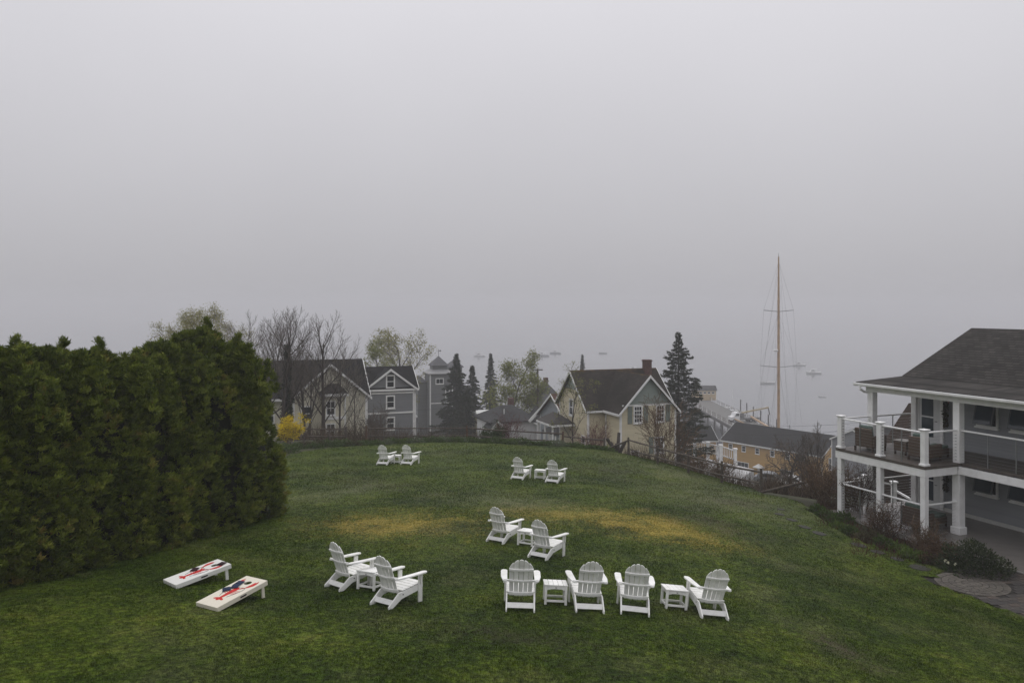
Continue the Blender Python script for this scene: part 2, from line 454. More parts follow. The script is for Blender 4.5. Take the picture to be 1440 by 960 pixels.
# ------------------------------------------------------------------ ground, lawn, sea
def lawn_color(n, l, blade):
    """lawn tone by place: greens, straw-yellow and grey-brown worn patches"""
    ge = n.new('ShaderNodeNewGeometry')
    pos = ge.outputs['Position']
    def noise(sc, det=5.0, rough=0.6):
        x = N(n, 'ShaderNodeTexNoise', Scale=sc, Detail=det, Roughness=rough); l.new(pos, x.inputs['Vector']); return x.outputs['Fac']
    r = ramp(n, [(0.34, (0.011, 0.023, 0.003)), (0.47, (0.030, 0.050, 0.0042)), (0.56, (0.054, 0.078, 0.0075)), (0.68, (0.108, 0.118, 0.022))])
    a = N(n, 'ShaderNodeMath', operation='MULTIPLY_ADD'); a.inputs[1].default_value = 0.55
    l.new(noise(0.33, 6.0), a.inputs[0])
    b = N(n, 'ShaderNodeMath', operation='MULTIPLY'); b.inputs[1].default_value = 0.45; l.new(noise(3.0, 6.0, 0.7), b.inputs[0])
    l.new(b.outputs[0], a.inputs[2]); l.new(a.outputs[0], r.inputs['Fac'])
    src = r.outputs['Color']
    th = ramp(n, [(0.50, 0.0), (0.72, 0.6)]); l.new(noise(0.45, 9.0, 0.72), th.inputs['Fac'])
    mt = n.new('ShaderNodeMixRGB'); mt.inputs[2].default_value = c4(PALE)
    l.new(th.outputs['Color'], mt.inputs[0]); l.new(src, mt.inputs[1]); src = mt.outputs['Color']
    if blade:
        at_ = N(n, 'ShaderNodeAttribute', attribute_name='tint')
        rv = ramp(n, [(0.0, (0.85, 0.88, 0.8)), (0.7, (1.15, 1.12, 1.05)), (0.95, (1.35, 1.25, 1.3)), (1.0, (2.4, 1.9, 1.8))]); l.new(at_.outputs['Fac'], rv.inputs['Fac'])
        mu = N(n, 'ShaderNodeMixRGB', blend_type='MULTIPLY'); mu.inputs[0].default_value = 1.0
        l.new(src, mu.inputs[1]); l.new(rv.outputs['Color'], mu.inputs[2]); src = mu.outputs['Color']
    tuft = ramp(n, [(0.36, 0.45), (0.5, 0.95), (0.64, 1.75)]); l.new(noise(9.0, 3.0, 0.75), tuft.inputs['Fac'])
    mf = N(n, 'ShaderNodeMixRGB', blend_type='MULTIPLY'); mf.inputs[0].default_value = 1.0
    l.new(src, mf.inputs[1]); l.new(tuft.outputs['Color'], mf.inputs[2]); src = mf.outputs['Color']
    det = noise(1.1, 8.0, 0.75); fine = noise(13.0, 4.0, 0.85)
    for (px, py, qx, qy, ww, col, amt) in PATCHES:
        c0 = ghit(px, py); c1 = ghit(qx, qy)
        mid = (c0 + c1) / 2; d = c1 - c0
        mp = N(n, 'ShaderNodeMapping', vector_type='TEXTURE')
        mp.inputs['Location'].default_value = mid
        mp.inputs['Rotation'].default_value = (0, 0, math.atan2(d.y, d.x))
        mp.inputs['Scale'].default_value = (d.length / 2, ww, 50.0)
        l.new(pos, mp.inputs['Vector'])
        ln = N(n, 'ShaderNodeVectorMath', operation='LENGTH'); l.new(mp.outputs[0], ln.inputs[0])
        m1 = N(n, 'ShaderNodeMath', operation='MULTIPLY_ADD'); m1.inputs[1].default_value = 4.2; l.new(det, m1.inputs[0])
        m0 = N(n, 'ShaderNodeMath', operation='MULTIPLY_ADD'); m0.inputs[1].default_value = 6.5; m0.inputs[2].default_value = -5.25
        l.new(fine, m0.inputs[0]); l.new(m0.outputs[0], m1.inputs[2])
        sb = N(n, 'ShaderNodeMath', operation='SUBTRACT'); l.new(m1.outputs[0], sb.inputs[0]); l.new(ln.outputs['Value'], sb.inputs[1])
        rr = ramp(n, [(0.0, 0.0), (1.0, amt)])
        ad = N(n, 'ShaderNodeMath', operation='MULTIPLY_ADD'); ad.inputs[1].default_value = 0.6; ad.inputs[2].default_value = 0.62; l.new(sb.outputs[0], ad.inputs[0])
        l.new(ad.outputs[0], rr.inputs['Fac'])
        mx = n.new('ShaderNodeMixRGB'); mx.inputs[2].default_value = c4(col)
        l.new(rr.outputs['Color'], mx.inputs[0]); l.new(src, mx.inputs[1]); src = mx.outputs['Color']
    return src
GOLD = (0.38, 0.28, 0.055); PALE = (0.108, 0.112, 0.046); PALE2 = (0.155, 0.158, 0.088); DEAD = (0.075, 0.062, 0.042); LIME = (0.075, 0.105, 0.02)
PATCHES = [(450, 738, 660, 736, 1.9, GOLD, 0.8), (690, 716, 905, 730, 1.5, GOLD, 0.7), (840, 722, 1030, 768, 1.7, GOLD, 1.0),
           (620, 698, 820, 716, 1.4, PALE2, 0.75), (415, 705, 530, 680, 1.2, PALE2, 0.75), (640, 645, 545, 660, 1.2, LIME, 0.5),
           (920, 685, 1130, 735, 2.8, PALE2, 0.8), (950, 720, 1090, 770, 1.2, DEAD, 0.8), (1000, 700, 1060, 712, 1.0, DEAD, 0.8),
           (900, 645, 1030, 690, 2.4, PALE2, 0.7), (800, 655, 900, 668, 2.0, DEAD, 0.5), (1140, 890, 1240, 940, 0.5, DEAD, 0.9),
           (620, 880, 830, 910, 0.5, DEAD, 0.4), (440, 665, 600, 690, 1.2, DEAD, 0.4), (1080, 760, 1150, 800, 0.8, LIME, 0.5)]

def make_lawn_mat(blade):
    m, n, l, p = nt('grass_blades' if blade else 'lawn_turf')
    c = lawn_color(n, l, blade)
    p.inputs['Roughness'].default_value = 0.6
    p.inputs['Specular IOR Level'].default_value = 0.0 if blade else 0.05
    l.new(c, p.inputs['Base Color'])
    if blade:
        t = n.new('ShaderNodeBsdfTranslucent'); l.new(c, t.inputs['Color'])
        mx = n.new('ShaderNodeMixShader'); mx.inputs[0].default_value = 0.45
        l.new(p.outputs[0], mx.inputs[1]); l.new(t.outputs[0], mx.inputs[2]); l.new(mx.outputs[0], n['Material Output'].inputs['Surface'])
    else:
        tc = n.new('ShaderNodeTexCoord'); no = N(n, 'ShaderNodeTexNoise', Scale=14.0, Detail=6.0); l.new(tc.outputs['Object'], no.inputs['Vector'])
        b = N(n, 'ShaderNodeBump', Strength=0.9, Distance=0.05); l.new(no.outputs['Fac'], b.inputs['Height']); l.new(b.outputs['Normal'], p.inputs['Normal'])
    return m

def grid_mesh(name, xs, ys, zfun, mat, keep=None):
    X, Y = np.meshgrid(xs, ys)
    Z = zfun(X, Y)
    nx, ny = len(xs), len(ys)
    V = np.stack([X.ravel(), Y.ravel(), Z.ravel()], 1)
    i = np.arange((nx-1)*(ny-1)); a = (i // (nx-1)) * nx + i % (nx-1)
    Q = np.stack([a, a+1, a+nx+1, a+nx], 1)
    if keep is not None:
        cen = V[Q].mean(1)
        Q = Q[keep(cen[:, 0], cen[:, 1])]
        used = np.unique(Q); mp = np.zeros(len(V), int); mp[used] = np.arange(len(used)); V = V[used]; Q = mp[Q]
    me = bpy.data.meshes.new(name)
    me.from_pydata(V.tolist(), [], Q.tolist()); me.update()
    me.polygons.foreach_set('use_smooth', [True] * len(me.polygons))
    me.materials.append(mat)
    return link(bpy.data.objects.new(name, me))
def in_poly(poly, x, y):
    inside = np.zeros(np.shape(x), bool)
    n = len(poly)
    for i in range(n):
        x0, y0 = poly[i]; x1, y1 = poly[(i+1) % n]
        c = ((y0 > y) != (y1 > y)) & (x < (x1 - x0) * (y - y0) / (y1 - y0 + 1e-12) + x0)
        inside ^= c
    return inside

LAWN_PX = [(404,641),(430,634),(470,629),(520,626),(580,623),(640,621.5),(700,624),(760,627),(820,628.5),(850,630),(884,635),(925,647),(970,661),(1015,675),
           (1071,694),(1100,698),(1128,706),(1140,722),(1165,738),(1190,752),(1245,773),(1300,793),(1345,802),(1292,812),(1365,838),(1440,868)]
LAWN = [(-17, 2), (-17, 20), (-14, 33)] + [(lambda p: (p.x, p.y))(ghit(*q)) for q in LAWN_PX] + [(15.5, 17), (17, 2)]

brush_m = pm('hillside_scrub', (0.034, 0.036, 0.016), 0.95, 0.5, 0.5, bump=0.8, bscale=6, dirt=(0.036, 0.027, 0.018), dirt_amt=0.8, dscale=0.35)
xs = np.unique(np.concatenate([np.linspace(-400, -72, 6), np.arange(-72, -24, 3.0), np.arange(-24, 26, 0.6), np.arange(26, 77, 3.0), np.linspace(77, 400, 6)]))
ys = np.unique(np.concatenate([np.linspace(-300, -9, 6), np.arange(-9, 60, 0.6), np.arange(60, 180, 3.0)]))
hill = grid_mesh('hillside', xs, ys, lambda X, Y: gz_np(X, Y) - 0.1, brush_m)
tag(hill, 'steep scrubby hillside falling to the harbour', kind='structure')
lawn = grid_mesh('lawn', np.arange(-17, 17.3, 0.3), np.arange(2, 51, 0.3), gz_np, make_lawn_mat(False), keep=lambda x, y: in_poly(LAWN, x, y))
tag(lawn, 'sloping green lawn with straw-coloured patches', kind='structure')

rng = np.random.default_rng(7)
def scatter(npts, y0, y1, ):
    Y = np.sqrt(rng.random(npts) * (y1*y1 - y0*y0) + y0*y0)
    X = (rng.random(npts) - 0.5) * 1.36 * Y
    k = in_poly(LAWN, X, Y)
    return X[k], Y[k]
# blade density falls off with distance while blades stand for small tufts farther away
Y = 8.5 * (51/8.5) ** rng.random(900000)
X = (rng.random(len(Y)) - 0.5) * 1.36 * Y
k = in_poly(LAWN, X, Y); X, Y = X[k], Y[k]
def bumps(sx, sy, ph): return 0.5 + 0.5*np.sin(X*sx + 2.1*np.sin(Y*sy*.7 + ph)) * np.sin(Y*sy + 1.7*np.sin(X*sx*.6 + ph))
g = .5*bumps(1.7, 1.3, 0.3) + .3*bumps(4.3, 5.1, 1.1) + .2*bumps(11., 9., 2.)
H = (0.026 + 0.0006*Y) * (0.35 + 0.6*rng.random(len(X)) + 1.1*g**1.6)
H = np.where(rng.random(len(X)) < 0.012, H*1.9, H)
bl = [np.stack([X, Y, gz_np(X, Y) - 0.004, H, (0.0022 + 0.00042*Y)*(0.7 + 0.6*rng.random(len(X)))], 1)]
B = np.concatenate(bl)
D = rng.normal(size=(len(B), 3)) * [0.55, 0.55, 0]; D[:, 2] = 1
grass = leaves('grass', B[:, :3], D, B[:, 3], B[:, 4], make_lawn_mat(True), None, rng, tri=True)
tag(grass, 'short damp grass blades covering the lawn', 'grass', kind='stuff')

# sea
m, n, l, p = nt('sea_water')
p.inputs['Base Color'].default_value = (0.10, 0.108, 0.118, 1)
p.inputs['Roughness'].default_value = 0.07
tc = n.new('ShaderNodeTexCoord')
mp = N(n, 'ShaderNodeMapping'); mp.inputs['Scale'].default_value = (0.25, 0.55, 1); l.new(tc.outputs['Object'], mp.inputs['Vector'])
no = N(n, 'ShaderNodeTexNoise', Scale=1.0, Detail=7.0, Roughness=0.6); l.new(mp.outputs[0], no.inputs['Vector'])
bp = N(n, 'ShaderNodeBump', Strength=0.2, Distance=0.25); l.new(no.outputs['Fac'], bp.inputs['Height']); l.new(bp.outputs['Normal'], p.inputs['Normal'])
sea = grid_mesh('sea', np.linspace(-4200, 4200, 9), np.linspace(-200, 5200, 9), lambda X, Y: X * 0, m)
tag(sea, 'grey harbour water fading into fog', kind='structure')

# haze: one closed box of even thin fog round camera, ground and everything built
m = bpy.data.materials.new('fog'); m.use_nodes = True
n, l = m.node_tree.nodes, m.node_tree.links
n.remove(n['Principled BSDF'])
pv = n.new('ShaderNodeVolumePrincipled')
pv.inputs['Color'].default_value = (0.80, 0.798, 0.815, 1)
pv.inputs['Density'].default_value = FOG_DENSITY
pv.inputs['Anisotropy'].default_value = 0.1
l.new(pv.outputs['Volume'], n['Material Output'].inputs['Volume'])
hz = MB().box(-4500, 4500, -400, 5500, -9, 52).build('haze', m)
tag(hz, 'thin grey sea fog filling the air', kind='stuff')

# paved corner by the porch with a round medallion
UX, VX = Vector((-0.381, 0.9246, 0)), Vector((0.9246, 0.381, 0))
PAVZ = 26.93
pave_m = pm('paver_bed', (0.03, 0.027, 0.024), 0.95, 0.3, 8, bump=0.4)
paver_ms = [pm('paver_grey', (0.055, 0.048, 0.043), 0.75, 0.35, 9, bump=0.4, bscale=60), pm('paver_brown', (0.068, 0.054, 0.045), 0.75, 0.35, 9, bump=0.4, bscale=60),
            pm('paver_dark', (0.04, 0.036, 0.034), 0.75, 0.35, 9, bump=0.4, bscale=60)]
pale_ms = [pm('paver_tan', (0.095, 0.085, 0.072), 0.75, 0.3, 9, bump=0.4, bscale=60), pm('paver_sand', (0.075, 0.066, 0.057), 0.75, 0.3, 9, bump=0.4, bscale=60)]
PAVE = [(lambda p: (p.x, p.y))(at(*q)) for q in [(1288, 811, 23.75), (1365, 838.5, 22.13), (1440, 868.5, 20.65)]] + [(17.5, 18.5), (19.6, 22.6), (15.35, 24.55), (13.9, 24.55)]
pv_o = MB().prism([(x, y, PAVZ - 0.25) for x, y in PAVE], (0, 0, 0.25)).build('pavement', pave_m)
tag(pv_o, 'dark paved corner beside the porch', kind='structure')
MC = Vector((13.34, 23.1, 0)); MR = 0.98
def ring_stone(r0, r1, a0, a1):
    k = 2 if r1 < 0.5 else 2
    o_ = [(r1*math.cos(a0 + (a1-a0)*i/k), r1*math.sin(a0 + (a1-a0)*i/k)) for i in range(k+1)]
    i_ = [(r0*math.cos(a1 - (a1-a0)*i/k), r0*math.sin(a1 - (a1-a0)*i/k)) for i in range(k+1)]
    return o_ + i_
rs = random.Random(3)
stone_cache = {}
for (r0, r1, cnt) in ((0.11, 0.26, 8), (0.275, 0.43, 13), (0.445, 0.60, 18), (0.615, 0.78, 23), (0.795, 0.97, 28)):
    g = 0.014
    a1 = 2*math.pi/cnt - g/r1
    for v in range(2):
        mb = MB().prism([(x, y, 0.0) for x, y in ring_stone(r0, r1, 0, a1)], (0, 0, 0.035))
        me_o = mb.build('paver', pale_ms[v], pv_o); stone_cache[v] = me_o
        me_o.location = (MC.x, MC.y, PAVZ - 0.012 + 0.004*v); me_o.rotation_euler = (0, 0, v * 2*math.pi/cnt)
    for k in range(2, cnt):
        c = stone_cache[rs.random() < 0.45].copy(); COL.objects.link(c)
        c.location = (MC.x, MC.y, PAVZ - 0.012 + rs.uniform(0, 0.006)); c.rotation_euler = (0, 0, k * 2*math.pi/cnt)
hub = MB().prism([(0.1*math.cos(t*math.pi/6), 0.1*math.sin(t*math.pi/6), 0) for t in range(12)], (0, 0, 0.035)).build('paver', pale_ms[0], pv_o)
hub.location = (MC.x, MC.y, PAVZ - 0.01)
pb = [MB().box(0.006, 0.294, 0.006, 0.194, 0, 0.035).build('paver', paver_ms[i], pv_o, bevel=0.006) for i in range(3)]
first = [True]*3; cnt = 0
for row in range(-2, 34):
    for k in range(-2, 26):
        o_ = Vector((11.7, 19.0, 0)) + Vector((0.985, 0.174, 0)) * (k*0.3 + (row % 2)*0.15) + Vector((-0.174, 0.985, 0)) * (row*0.2)
        cs = [o_ + Vector((0.985, 0.174, 0))*a + Vector((-0.174, 0.985, 0))*b for a, b in ((0, 0), (.3, 0), (.3, .2), (0, .2))]
        mid = (cs[0] + cs[2]) / 2
        if not bool(in_poly(PAVE, np.array([mid.x]), np.array([mid.y]))[0]): continue
        if (mid - MC).length < MR + 0.09: continue
        if (mid.x / mid.y) > 0.68 or cnt > 296: continue
        i = rs.choice((0, 0, 1, 2))
        if first[i]: c = pb[i]; first[i] = False
        else: c = pb[i].copy(); COL.objects.link(c)
        c.location = (o_.x, o_.y, PAVZ - 0.015 + rs.uniform(0, 0.007)); c.rotation_euler = (rs.uniform(-.01, .01), rs.uniform(-.01, .01), R(10.0))
        cnt += 1

# stepping stones sunk in the lawn
step_m = pm('slate_step', (0.032, 0.03, 0.028), 0.7, 0.3, 5, bump=0.3)
steps = [(1098, 716, .24), (1096, 723, .26), (1114, 731, .3), (1131, 741, .32), (1152, 750, .34), (1207, 766, .34), (1234, 776, .34), (1262, 786, .3), (1293, 798, .42)]
ordn = ['nearest the paved circle', 'second from the paved circle', 'third from the paved circle', 'fourth from the paved circle', 'fifth from the paved circle',
        'sixth from the paved circle', 'seventh from the paved circle', 'second from the fallen rail', 'closest to the fallen rail']
for i, (px, py, r_) in enumerate(steps):
    c = ghit(px, py)
    r_ *= .75; pts = [(r_*(1+rs.uniform(-.2, .15))*math.cos(t*math.pi/4), r_*(1+rs.uniform(-.2, .15))*math.sin(t*math.pi/4), 0) for t in range(8)]
    o = MB().prism(pts, (0, 0, 0.07)).build('stepping_stone', step_m, bevel=0.01)
    frame_at(o, c.x, c.y, rs.uniform(0, 3), sink=0.052)
    tag(o, 'flat slate stepping stone in the lawn, ' + ordn[len(steps)-1-i], 'stepping stone', 'stepping stones along the planting bed')

# ------------------------------------------------------------------ adirondack chairs and side tables
def make_chair():
    t = thing('adirondack_chair', '', 'chair')
    bv = 0.004
    prof = [(0.0, 0.0), (0.075, 0.0), (0.33, 0.155), (0.87, 0.255), (0.885, 0.31), (0.87, 0.365), (0.34, 0.285), (0.25, 0.275), (0.0, 0.065)]
    for s in (-1, 1):
        MB().prism([(s*0.265 - 0.014, y, z) for y, z in prof], (0.028, 0, 0)).build('side_rail', PLASTIC, t, bevel=bv)
        MB().box(s*0.296 - 0.0165, s*0.296 + 0.0165, 0.745, 0.845, -0.02, 0.538).build('front_leg', PLASTIC, t, bevel=bv)
        MB().prism([(s*0.327 - 0.012, 0.76, 0.538), (s*0.327 - 0.012, 0.83, 0.538), (s*0.327 - 0.012, 0.81, 0.36), (s*0.327 - 0.012, 0.78, 0.36)], (0.024, 0, 0)).build('arm_bracket', PLASTIC, t, bevel=bv)
        arm = [(0.262, 0.145), (0.318, 0.135), (0.345, 0.17), (0.388, 0.45), (0.392, 0.84), (0.376, 0.905), (0.34, 0.93), (0.29, 0.925), (0.262, 0.89)]
        MB().prism([(s*x, y, 0.535 + 0.03*y) for x, y in arm], (0, 0, 0.028)).build('armrest', PLASTIC, t, bevel=bv)
        MB().tube([(s*0.28, 0.36, 0.235), (s*0.284, 0.36, 0.235)], 0.014, 8).build('bolt', DARKMETAL, t)
    a, b = Vector((0, 0.872, 0.375)), Vector((0, 0.34, 0.292))
    d = (b - a).normalized(); nrm = Vector((0, -d.z, d.y)); nrm = nrm if nrm.z > 0 else -nrm
    for k in range(5):
        c0 = a + d * (0.004 + k*0.107)
        c1 = c0 + d * 0.097
        MB().prism([(-0.276, c0.y, c0.z), (-0.276, c1.y, c1.z), (-0.276, c1.y + nrm.y*.022, c1.z + nrm.z*.022), (-0.276, c0.y + nrm.y*.022, c0.z + nrm.z*.022)], (0.552, 0, 0)).build('seat_slat', PLASTIC, t, bevel=bv)
    box('front_apron', PLASTIC, t, -0.25, 0.25, 0.875, 0.897, 0.27, 0.385, bevel=bv)
    # back: five slats fanning out, rounded tops
    o = Vector((0, 0.315, 0.265)); up = Vector((0, -0.36, 0.933)).normalized(); bn = Vector((0, -up.z, up.y))   # bn points to the rear
    def bow(x): return 0.03 * (1 - (x/0.25)**2)
    lens = [0.635, 0.725, 0.755, 0.725, 0.635]
    for k in range(5):
        i = k - 2
        xb, xt = i*0.088, i*0.0965
        L_ = lens[k]; hw0, hw1 = 0.0385, 0.0445
        pts = [(-hw0, 0), (hw0, 0)]
        sk = 0.035 * i                                  # outer tops slope outwards
        arc = []
        for j in range(7):
            th = math.pi * j / 6
            arc.append((hw1*math.cos(th), L_ + 0.035*math.sin(th) - sk*math.cos(th)*0.9))
        pts += arc
        P3 = []
        for x, s_ in pts:
            f_ = s_ / 0.75
            xx = xb + (xt - xb)*f_ + x
            P3.append(Vector((xx, 0, 0)) + o + up*s_ + bn*bow((xb+xt)/2))
        sl = MB().prism(P3, bn*0.02).build('back_slat', PLASTIC, t, bevel=bv)
        if k == 2:
            c0 = o + up*0.085 + bn*(bow(0) + 0.0205)
            MB().beam(c0 - Vector((0.022, 0, 0)), c0 + Vector((0.022, 0, 0)), 0.004, 0.016, up=up).build('badge', DARKMETAL, sl)
    for s_, hw, hh in ((0.55, 0.235, 0.045), (0.315, 0.335, 0.04), (0.035, 0.252, 0.06)):
        top = []; bot = []
        for j in range(9):
            x = -hw + 2*hw*j/8
            off = bow(min(abs(x), 0.27)) + 0.021 if s_ != 0.315 else bow(min(abs(x), 0.3)) + 0.021
            top.append(Vector((x, 0, 0)) + o + up*s_ + bn*off)
            bot.append(top[-1] + bn*0.028)
        MB().prism(top + bot[::-1], up*hh).build('back_rail', PLASTIC, t, bevel=bv)
    MB().prism([(-0.251, 0.085, 0.075), (0.251, 0.085, 0.075), (0.251, 0.13, 0.165), (-0.251, 0.13, 0.165)], (0, 0.026, -0.014)).build('stretcher', PLASTIC, t, bevel=bv)
    return t
def make_table():
    t = thing('side_table', '', 'table')
    w, h = 0.215, 0.37
    for k in range(5):
        x0 = -0.235 + k*0.0945
        box('top_slat', PLASTIC, t, x0, x0 + 0.089, -0.225, 0.225, h, h + 0.024, bevel=0.004)
    for sx in (-1, 1):
        for sy in (-1, 1):
            box('leg', PLASTIC, t, sx*0.2 - 0.024, sx*0.2 + 0.024, sy*0.19 - 0.024, sy*0.19 + 0.024, -0.02, h - 0.001, bevel=0.004)
        box('apron', PLASTIC, t, sx*0.2 - 0.014, sx*0.2 + 0.014, -0.165, 0.165, h - 0.07, h - 0.002, bevel=0.003)
        box('stretcher', PLASTIC, t, sx*0.2 - 0.014, sx*0.2 + 0.014, -0.165, 0.165, 0.06, 0.1, bevel=0.003)
    for sy in (-1, 1):
        MB().prism([(-0.175, sy*0.19 - 0.014, h - 0.002), (0.175, sy*0.19 - 0.014, h - 0.002), (0.175, sy*0.19 - 0.014, h - 0.085), (0.1, sy*0.19 - 0.014, h - 0.065), (0, sy*0.19 - 0.014, h - 0.058), (-0.1, sy*0.19 - 0.014, h - 0.065), (-0.175, sy*0.19 - 0.014, h - 0.085)], (0, 0.028, 0)).build('apron', PLASTIC, t, bevel=0.003)
        box('stretcher', PLASTIC, t, -0.175, 0.175, sy*0.19 - 0.014, sy*0.19 + 0.014, 0.06, 0.1, bevel=0.003)
    box('badge', DARKMETAL, t, -0.018, 0.018, -0.2065, -0.2042, h - 0.04, h - 0.028)
    return t
chair0 = make_chair(); table0 = make_table()
CH = [(731.5, 860.5, 0, 'white adirondack chair at the left end of the front row of four'),
      (830, 862, 4, 'white adirondack chair second in the front row, turned slightly left beside a table'),
      (893, 865.5, -5, 'white adirondack chair third in the front row, between table and neighbour'),
      (1006, 871, 7, 'white adirondack chair at the right end of the front row of four'),
      (466.3, 828.3, -44, 'rear white adirondack chair of the pair beside the game boards'),
      (533, 853.5, -40, 'near white adirondack chair of the pair beside the game boards'),
      (694.7, 763.3, -34, 'rear white adirondack chair of the pair in mid lawn'),
      (754.3, 785.8, -36, 'near white adirondack chair of the pair in mid lawn'),
      (726, 674.3, -25, 'left chair of the far pair in front of the yellow house'),
      (774.7, 679, -25, 'right chair of the far pair in front of the yellow house'),
      (536.2, 653.8, -18, 'left chair of the farthest pair by the flower bed'),
      (570, 653.5, -22, 'right chair of the farthest pair by the flower bed')]
for i, (px, py, hd, lab) in enumerate(CH):
    o = chair0 if i == 0 else dup(chair0)
    g = ghit(px, py)
    frame_at(o, g.x, g.y, R(hd), sink=0.02)
    tag(o, lab, 'chair', 'adirondack chairs on the lawn')
TB = [(780, 846.0, 1, 'white side table between the left two chairs of the front row'),
      (947, 852.5, 3, 'white side table between the right two chairs of the front row'),
      (522, 826, -25, 'white side table between the chairs by the game boards'),
      (742, 765, -24, 'white side table between the mid lawn chairs'),
      (759.5, 672.5, -12, 'white side table between the far pair before the yellow house'),
      (557, 650.5, -5, 'white side table between the farthest chairs by the flower bed')]
for i, (px, py, hd, lab) in enumerate(TB):
    o = table0 if i == 0 else dup(table0)
    g = ghit(px, py)
    frame_at(o, g.x, g.y, R(hd), sink=0.012)
    tag(o, lab, 'table', 'side tables on the lawn')

# ------------------------------------------------------------------ cornhole boards with a red lobster print, bean bags
CREAM = pm('cream_board_paint', (0.70, 0.66, 0.55), 0.5, 0.06, 4, dirt=(0.4, 0.36, 0.28), dirt_amt=0.25, dscale=4)
BOARDW = pm('white_board_paint', (0.74, 0.74, 0.70), 0.5, 0.05, 4, dirt=(0.4, 0.38, 0.3), dirt_amt=0.25, dscale=4)
RED = pm('lobster_red', (0.50, 0.022, 0.018), 0.55, 0.25, 25)
LINE = pm('print_black', (0.03, 0.025, 0.03), 0.6, 0.1)
def ellipse(cx, cy, rx, ry, rot=0, n=14):
    c, s = math.cos(rot), math.sin(rot)
    return [(cx + rx*math.cos(2*math.pi*k/n)*c - ry*math.sin(2*math.pi*k/n)*s, cy + rx*math.cos(2*math.pi*k/n)*s + ry*math.sin(2*math.pi*k/n)*c) for k in range(n)]
def make_board(paint, label):
    t = thing('cornhole_board', label, 'game board', group='cornhole boards on the lawn')
    W2, L_ = 0.305, 1.22
    # local frame: y from low front edge to raised back, tilted 9.5 degrees about the front edge
    tilt = Matrix.Rotation(R(12.0), 4, 'X')
    def T(x, y, z): return tilt @ Vector((x, y, z + 0.075))
    def slab(x0, x1, y0, y1, z0, z1):
        mb = MB().box(x0, x1, y0, y1, z0, z1); mb.v = [tuple(T(*v)) for v in mb.v]; return mb
    # top with a round hole
    hc = (0.0, L_ - 0.23); hr = 0.076; nseg = 32
    ang = [2*math.pi*k/nseg for k in range(nseg)]
    outer = []
    for a in ang:
        c, s = math.cos(a), math.sin(a)
        tx = (W2 / abs(c)) if abs(c) > 1e-6 else 1e9
        ty = ((L_ - hc[1]) / s) if s > 1e-6 else ((hc[1]) / -s if s < -1e-6 else 1e9)
        q = min(tx, ty); outer.append([hc[0] + c*q, hc[1] + s*q])
    for cx_, cy_ in ((W2, L_), (-W2, L_), (W2, 0), (-W2, 0)):
        k = min(range(nseg), key=lambda i: (outer[i][0]-cx_)**2 + (outer[i][1]-cy_)**2); outer[k] = [cx_, cy_]
    V = []; Fc = []
    for z in (0.0, -0.014):
        V += [T(x, y, z) for x, y in outer] + [T(hc[0] + hr*math.cos(a), hc[1] + hr*math.sin(a), z) for a in ang]
    n_ = nseg
    for k in range(n_):
        k2 = (k+1) % n_
        Fc += [(k, k2, n_+k2, n_+k), (2*n_+k, 3*n_+k, 3*n_+k2, 2*n_+k2), (n_+k, n_+k2, 3*n_+k2, 3*n_+k), (k2, k, 2*n_+k, 2*n_+k2)]
    top = MB().add(V, Fc).build('top_panel', paint, t)
    for s in (-1, 1):
        # side board with a dark hand slot
        sd = slab(s*W2 - (0.02 if s > 0 else 0), s*W2 + (0 if s > 0 else 0.02), 0.0, L_, -0.09, -0.0145).build('side_board', paint, t, bevel=0.003)
        xx = s*(W2 + 0.001)
        MB().prism([T(xx, y, z) for y, z in ((0.53, -0.045), (0.545, -0.03), (0.675, -0.03), (0.69, -0.045), (0.675, -0.06), (0.545, -0.06))], (s*0.002, 0, 0)).build('hand_slot', LINE, sd)
        f0 = T(s*(W2 - 0.045), L_ - 0.1, -0.03)
        MB().beam(f0, (f0.x, f0.y + 0.05, -0.03), 0.035, 0.065, up=(0, 1, 0)).build('leg', paint, t, bevel=0.003)
    slab(-W2 + 0.021, W2 - 0.021, 0.0, 0.02, -0.09, -0.0145).build('front_board', paint, t)
    slab(-W2 + 0.021, W2 - 0.021, L_ - 0.02, L_, -0.09, -0.0145).build('back_board', paint, t)
    # printed lobster: tail fan near the front, claws reaching round the hole
    def flat(polys, z, mat, name, th=0.0012):
        mb = MB()
        for pl in polys: mb.prism([T(x*1.45, 0.62 + (y - 0.62)*1.08, z) for x, y in pl], tilt.to_3x3() @ Vector((0, 0, th)))
        return mb.build(name, mat, top)
    polys = [ellipse(-0.045, 0.31, 0.05, 0.026, 0.6), ellipse(0.045, 0.31, 0.05, 0.026, -0.6), ellipse(0, 0.295, 0.03, 0.05, 0)]
    flat(polys[:1], 0.0010, RED, 'tail_print'); flat(polys[1:2], 0.0013, RED, 'tail_print'); flat(polys[2:], 0.0016, RED, 'tail_print')
    flat([[(-0.022, 0.33), (0.022, 0.33), (0.036, 0.56), (0.044, 0.64), (0.03, 0.73), (0, 0.77), (-0.03, 0.73), (-0.044, 0.64), (-0.036, 0.56)]], 0.0020, RED, 'body_print')
    for s in (-1, 1):
        flat([[(s*0.02, 0.70), (s*0.04, 0.69), (s*0.115, 0.80), (s*0.1, 0.815)][::s]], 0.0024, RED, 'claw_arm_print')
        flat([[(s*0.09, 0.80), (s*0.12, 0.795), (s*0.165, 0.90), (s*0.16, 1.0), (s*0.13, 1.08), (s*0.125, 0.99), (s*0.105, 1.03), (s*0.1, 0.93)][::s]], 0.0028, RED, 'claw_print')
        legs = [[(s*0.035, y), (s*0.035, y + 0.012), (s*0.1, y + 0.03 + 0.012), (s*0.1, y + 0.03)][::s] for y in (0.50, 0.54, 0.58, 0.62)]
        flat(legs, 0.0008, RED, 'legs_print')
